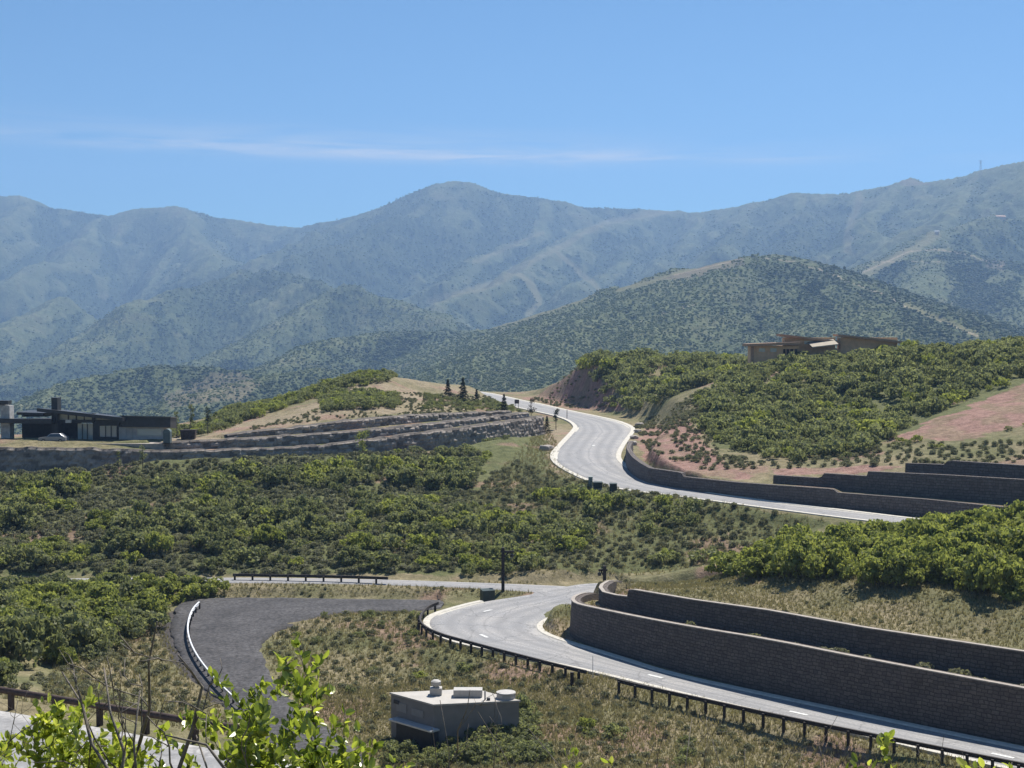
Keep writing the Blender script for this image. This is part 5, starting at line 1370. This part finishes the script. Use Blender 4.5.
# ------------------------------------------------------------------ foreground shrubs
def leaf_quads(rng, c_, dirn, size):
    """one folded oval leaf: 6 verts / 4 faces -> returned as verts"""
    d = dirn / (np.linalg.norm(dirn) + 1e-9); sd = np.cross(d, rng.normal(size=3)); sd /= np.linalg.norm(sd) + 1e-9; nn = np.cross(d, sd)
    w = size * .27; pts = []
    curl = (rng.random() - .3) * .25
    for f_, ww in ((0, .0), (.25, .8), (.55, 1.0), (.82, .62), (1.0, .0)):
        m_ = c_ + d * size * f_ + nn * (-curl * size * f_ * f_)
        if ww == 0: pts.append(m_)
        else: pts += [m_ + sd * w * ww + nn * w * .28 * ww, m_, m_ - sd * w * ww + nn * w * .28 * ww]
    return pts
LEAF_F4 = [(1, 4, 5, 2), (2, 5, 6, 3), (4, 7, 8, 5), (5, 8, 9, 6)]; LEAF_F3 = [(0, 1, 2), (0, 2, 3), (7, 10, 8), (8, 10, 9)]
def curve_pts(rng, a, b, n=9, sag=.12, wob=.03):
    a, b = np.array(a), np.array(b); Ld = np.linalg.norm(b - a); out = []
    off = rng.normal(size=3) * Ld * sag; off[2] = abs(off[2]) * .4
    w = np.cumsum(rng.normal(size=(n, 3)) * wob * Ld / n ** .5, 0)
    for i in range(n):
        t_ = i / (n - 1); out.append(a * (1 - t_) + b * t_ + off * math.sin(math.pi * t_) + w[i] * math.sin(math.pi * min(1, t_ * 1.0)))
    return out
def shrub(name, base, tips, label, cat, leafy, seed, thick=.014, leaf=.05, nleaf=26, twigs=5, fill=0, group=None, mat=None):
    r_ = np.random.default_rng(seed)
    bx, by = base; bz = gz(bx, by); o = empty(name, (bx, by, bz), 0, label, cat, group); org = np.array([bx, by, bz])
    mb = MB(); LV, L4, L3, LT = [], [], [], []
    def add_leaf(c_, d_):
        k = len(LV); pts = leaf_quads(r_, c_, d_, leaf * (.55 + .75 * r_.random())); LV.extend(pts)
        L4.extend([[q + k for q in f_] for f_ in LEAF_F4]); L3.extend([[q + k for q in f_] for f_ in LEAF_F3]); LT.extend([r_.random()] * len(pts))
    for (tx, ty, tY) in tips:
        tip = at(tx, ty, tY) - org
        st = np.array([r_.normal() * .12, r_.normal() * .1, -.05])
        P = curve_pts(r_, st, tip, 11, .10, .10)
        mb.tube(P, list(np.linspace(thick, thick * .16, 11)), 6)
        for j in range(twigs):
            f_ = .35 + .62 * (j + r_.random()) / twigs; i = int(f_ * 10); p0 = P[min(i, 10)]
            dirn = (P[min(i + 1, 10)] - P[max(i - 1, 0)]); dirn = dirn / (np.linalg.norm(dirn) + 1e-9) + r_.normal(size=3) * .55; dirn[2] = abs(dirn[2]) * .8 + .1; dirn /= np.linalg.norm(dirn)
            l_ = np.linalg.norm(tip) * (.10 + .16 * r_.random()) * (1.2 - f_ * .5)
            Q = curve_pts(r_, p0, p0 + dirn * l_, 6, .12, .12); mb.tube(Q, list(np.linspace(thick * .42 * (1.2 - f_), thick * .1, 6)), 5)
            if not leafy:
                for jj in range(2):
                    p1 = Q[2 + jj * 2]; d2 = dirn + r_.normal(size=3) * .7; d2 /= np.linalg.norm(d2); mb.tube(curve_pts(r_, p1, p1 + d2 * l_ * .5, 4, .1, .1), [thick * .16, thick * .12, thick * .1, thick * .07], 4)
            if leafy:
                for q in range(nleaf // 2):
                    t_ = r_.random() ** .6 * 5; i2 = int(t_); p1 = Q[i2] + (Q[min(i2 + 1, 5)] - Q[i2]) * (t_ - i2); d2 = dirn * .5 + r_.normal(size=3) * .8 + np.array([0, 0, .35]); add_leaf(p1 + r_.normal(size=3) * .012, d2)
        if leafy:
            for q in range(nleaf):
                t_ = (.55 + .45 * r_.random() ** .7) * 10; i2 = min(int(t_), 9); p1 = P[i2] + (P[i2 + 1] - P[i2]) * (t_ - i2); d2 = (P[i2 + 1] - P[i2]); d2 = d2 / (np.linalg.norm(d2) + 1e-9) * .6 + r_.normal(size=3) * .75 + np.array([0, 0, .3]); add_leaf(p1, d2)
    mb.build('branches', M['twig'], o, smooth=True)
    if leafy:
        me_ = mesh_np('leaves', np.array(LV), [np.array(L4), np.array(L3)], [mat or M['young']], smooth=False, attrs=dict(tint=LT)); link('leaves', me_, o)
    return o
def gb(px_, Y): return ((px_ - 512) / F * Y, Y)
shrub('leafy_shrub', gb(285, 5.6), [(296, 642, 5.4), (264, 684, 5.5), (232, 690, 5.6), (318, 662, 5.5), (345, 712, 5.6), (205, 722, 5.8), (170, 742, 5.9), (375, 745, 5.7), (255, 722, 5.2), (300, 715, 5.2), (330, 742, 5.3), (225, 750, 5.3), (275, 750, 5.0), (395, 762, 5.9), (310, 690, 5.8), (190, 762, 5.5), (350, 762, 5.1), (245, 735, 5.5), (285, 735, 5.6), (315, 755, 5.6), (160, 765, 5.6), (270, 705, 5.4)],
      'tallest bright green leafy shrub in the near foreground below the driveway', 'shrub', True, 3, .009, .041, 62, 8)
shrub('leafy_shrub', gb(60, 6.0), [(84, 704, 6.0), (62, 712, 6.1), (30, 726, 6.0), (106, 716, 5.9), (130, 742, 6.1), (8, 742, 6.0), (45, 745, 5.6), (95, 748, 5.6), (70, 730, 5.8), (-20, 735, 6.2), (20, 757, 5.5), (120, 762, 5.7)],
      'wide leafy green shrub in the near foreground in front of the rusty rail', 'shrub', True, 8, .009, .041, 84, 9)
shrub('leafy_shrub', gb(590, 6.4), [(576, 752, 6.3), (604, 756, 6.3), (590, 768, 6.2)], 'small leafy sprig at the bottom edge below the utility building', 'shrub', True, 12, .008, .044, 20, 3)
shrub('leafy_shrub', gb(868, 6.0), [(858, 760, 6.0), (884, 755, 6.0), (838, 766, 6.0), (872, 770, 6.0)], 'leafy yellow green sprig in front of the long timber guardrail', 'shrub', True, 15, .008, .044, 22, 3)
shrub('leafy_shrub', gb(965, 5.8), [(955, 756, 5.8), (972, 764, 5.8), (1012, 762, 5.9)], 'leafy sprig under the right end of the long timber guardrail', 'shrub', True, 18, .008, .044, 20, 3)
shrub('bare_shrub', gb(128, 5.4), [(157, 622, 5.4), (104, 668, 5.5), (78, 690, 5.5), (178, 655, 5.3), (196, 735, 5.4), (140, 690, 5.2), (62, 672, 5.7), (165, 735, 5.2)], 'dark bare branching shrub rising in front of the rusty rail', 'shrub', False, 21, .019, twigs=4, mat=None)
shrub('bare_shrub', gb(505, 6.2), [(440, 700, 6.2), (470, 690, 6.2), (478, 712, 6.1), (432, 728, 6.3), (528, 728, 6.2), (548, 742, 6.2), (497, 735, 6)], 'grey leafless twigs in front of the utility building', 'shrub', False, 24, .009, twigs=4)
shrub('bare_shrub', gb(640, 6.6), [(692, 718, 6.6), (668, 722, 6.6), (655, 742, 6.5), (625, 738, 6.6), (706, 745, 6.6)], 'grey leafless twigs in the grass below the gap between guardrails', 'shrub', False, 27, .008, twigs=4)
shrub('bare_shrub', gb(790, 6.6), [(712, 740, 6.6), (745, 748, 6.5), (838, 715, 6.6), (798, 738, 6.6), (770, 752, 6.5), (818, 742, 6.5)], 'thin leafless twigs in front of the long timber guardrail', 'shrub', False, 30, .007, twigs=3)
shrub('bare_shrub', gb(940, 6.2), [(944, 735, 6.2), (930, 757, 6.2), (962, 752, 6.1)], 'single thin leafless stem near the right end of the guardrail', 'shrub', False, 33, .006, twigs=2)
shrub('bare_shrub', gb(25, 5.8), [(18, 700, 5.8), (38, 722, 5.7), (-5, 715, 5.8)], 'thin leafless twigs at the left end of the rusty rail', 'shrub', False, 36, .008, twigs=3)

# ------------------------------------------------------------------ air
hz = MB().box(-5600, 5600, -760, 7700, -130, 900).build('haze', None)
m, t = nt('haze_air'); pv = N(t, 'ShaderNodeVolumePrincipled'); o_ = N(t, 'ShaderNodeOutputMaterial')
pv.inputs['Color'].default_value = (.37, .60, 1.0, 1); pv.inputs['Density'].default_value = 1.28e-4; pv.inputs['Anisotropy'].default_value = .2
pv.inputs['Density Attribute'].default_value = ''; pv.inputs['Color Attribute'].default_value = ''; pv.inputs['Temperature Attribute'].default_value = ''
L(t, pv.outputs[0], o_.inputs['Volume']); hz.data.materials.append(m); tag(hz, kind='stuff')
hz.visible_shadow = True

# ------------------------------------------------------------------ light, sky, camera
ELEV, AZ = 56.0, 28.0          # sun ahead of the camera, a little to the right
sd = bpy.data.lights.new('sun', 'SUN'); sd.energy = 4.8; sd.angle = R(.53); sd.color = (1.0, .95, .87)
so = bpy.data.objects.new('sun', sd); COL.objects.link(so)
sv = Vector((math.sin(R(AZ)) * math.cos(R(ELEV)), math.cos(R(AZ)) * math.cos(R(ELEV)), math.sin(R(ELEV))))
so.rotation_euler = sv.to_track_quat('Z', 'Y').to_euler(); so.location = (0, 50, 100)
w = bpy.data.worlds.new('World'); SC.world = w; w.use_nodes = True; t = w.node_tree; t.nodes.clear()
sky = N(t, 'ShaderNodeTexSky', sky_type='NISHITA'); sky.sun_disc = False; sky.sun_elevation = R(ELEV); sky.sun_rotation = R(AZ)
sky.altitude = 2000; sky.air_density = 1.0; sky.dust_density = .05; sky.ozone_density = 3.0
# thin streak of high cloud, by direction
tc = N(t, 'ShaderNodeTexCoord'); sp = N(t, 'ShaderNodeSeparateXYZ'); L(t, tc.outputs['Generated'], sp.inputs[0])
az = math_n(t, 'ARCTAN2', sp.outputs[0], sp.outputs[1]); el = math_n(t, 'ARCSINE', sp.outputs[2])
cmb = N(t, 'ShaderNodeCombineXYZ'); L(t, math_n(t, 'MULTIPLY', az, 9), cmb.inputs[0]); L(t, math_n(t, 'MULTIPLY', el, 110), cmb.inputs[1])
nz = N(t, 'ShaderNodeTexNoise'); nz.inputs['Scale'].default_value = 1.0; nz.inputs['Detail'].default_value = 7; nz.inputs['Roughness'].default_value = .6; L(t, cmb.outputs[0], nz.inputs['Vector'])
nz.inputs['Distortion'].default_value = .6
def gauss(x, c0, wd_):
    g = math_n(t, 'DIVIDE', math_n(t, 'SUBTRACT', x, c0), wd_); return math_n(t, 'POWER', 2.718, math_n(t, 'MULTIPLY', math_n(t, 'MULTIPLY', g, g), -1))
tilt = math_n(t, 'ADD', el, math_n(t, 'MULTIPLY', az, .022))
band = math_n(t, 'ADD', gauss(tilt, .1245, .0045), math_n(t, 'MULTIPLY', gauss(tilt, .130, .010), .45))
cl_ = math_n(t, 'MULTIPLY', math_n(t, 'MULTIPLY', band, gauss(az, -.09, .27)), ramp(t, nz.outputs['Fac'], [(.34, (0,) * 3), (.62, (1,) * 3)]))
cc = mix(t, math_n(t, 'MULTIPLY', cl_, .8), mix(t, 1.0, sky.outputs[0], (.62, .91, 1.03), 'MULTIPLY'), (7, 7.5, 8.2))
bg = N(t, 'ShaderNodeBackground'); bg.inputs[1].default_value = .061; L(t, cc, bg.inputs[0]); wo = N(t, 'ShaderNodeOutputWorld'); L(t, bg.outputs[0], wo.inputs[0])

cam = bpy.data.cameras.new('camera'); co = bpy.data.objects.new('camera', cam); COL.objects.link(co)
cam.sensor_width = 36; cam.lens = F / 1024 * 36; cam.clip_start = .05; cam.clip_end = 30000
co.rotation_euler = (R(90) + PITCH, 0, 0); co.location = (0, 0, 0)
SC.camera = co
SC.view_settings.view_transform = 'Standard'; SC.view_settings.look = 'None'; SC.view_settings.exposure = 0.76; SC.view_settings.gamma = 1
cy = SC.cycles; cy.max_bounces = 6; cy.diffuse_bounces = 2; cy.glossy_bounces = 2; cy.transmission_bounces = 3; cy.transparent_max_bounces = 4; cy.volume_bounces = 0
cy.use_denoising = True; cy.caustics_reflective = False; cy.caustics_refractive = False
try:
    cy.denoiser = 'OPENIMAGEDENOISE'; cy.denoising_input_passes = 'RGB_ALBEDO_NORMAL'; cy.denoising_prefilter = 'ACCURATE'
except Exception: pass
cy.sampling_pattern = 'TABULATED_SOBOL'
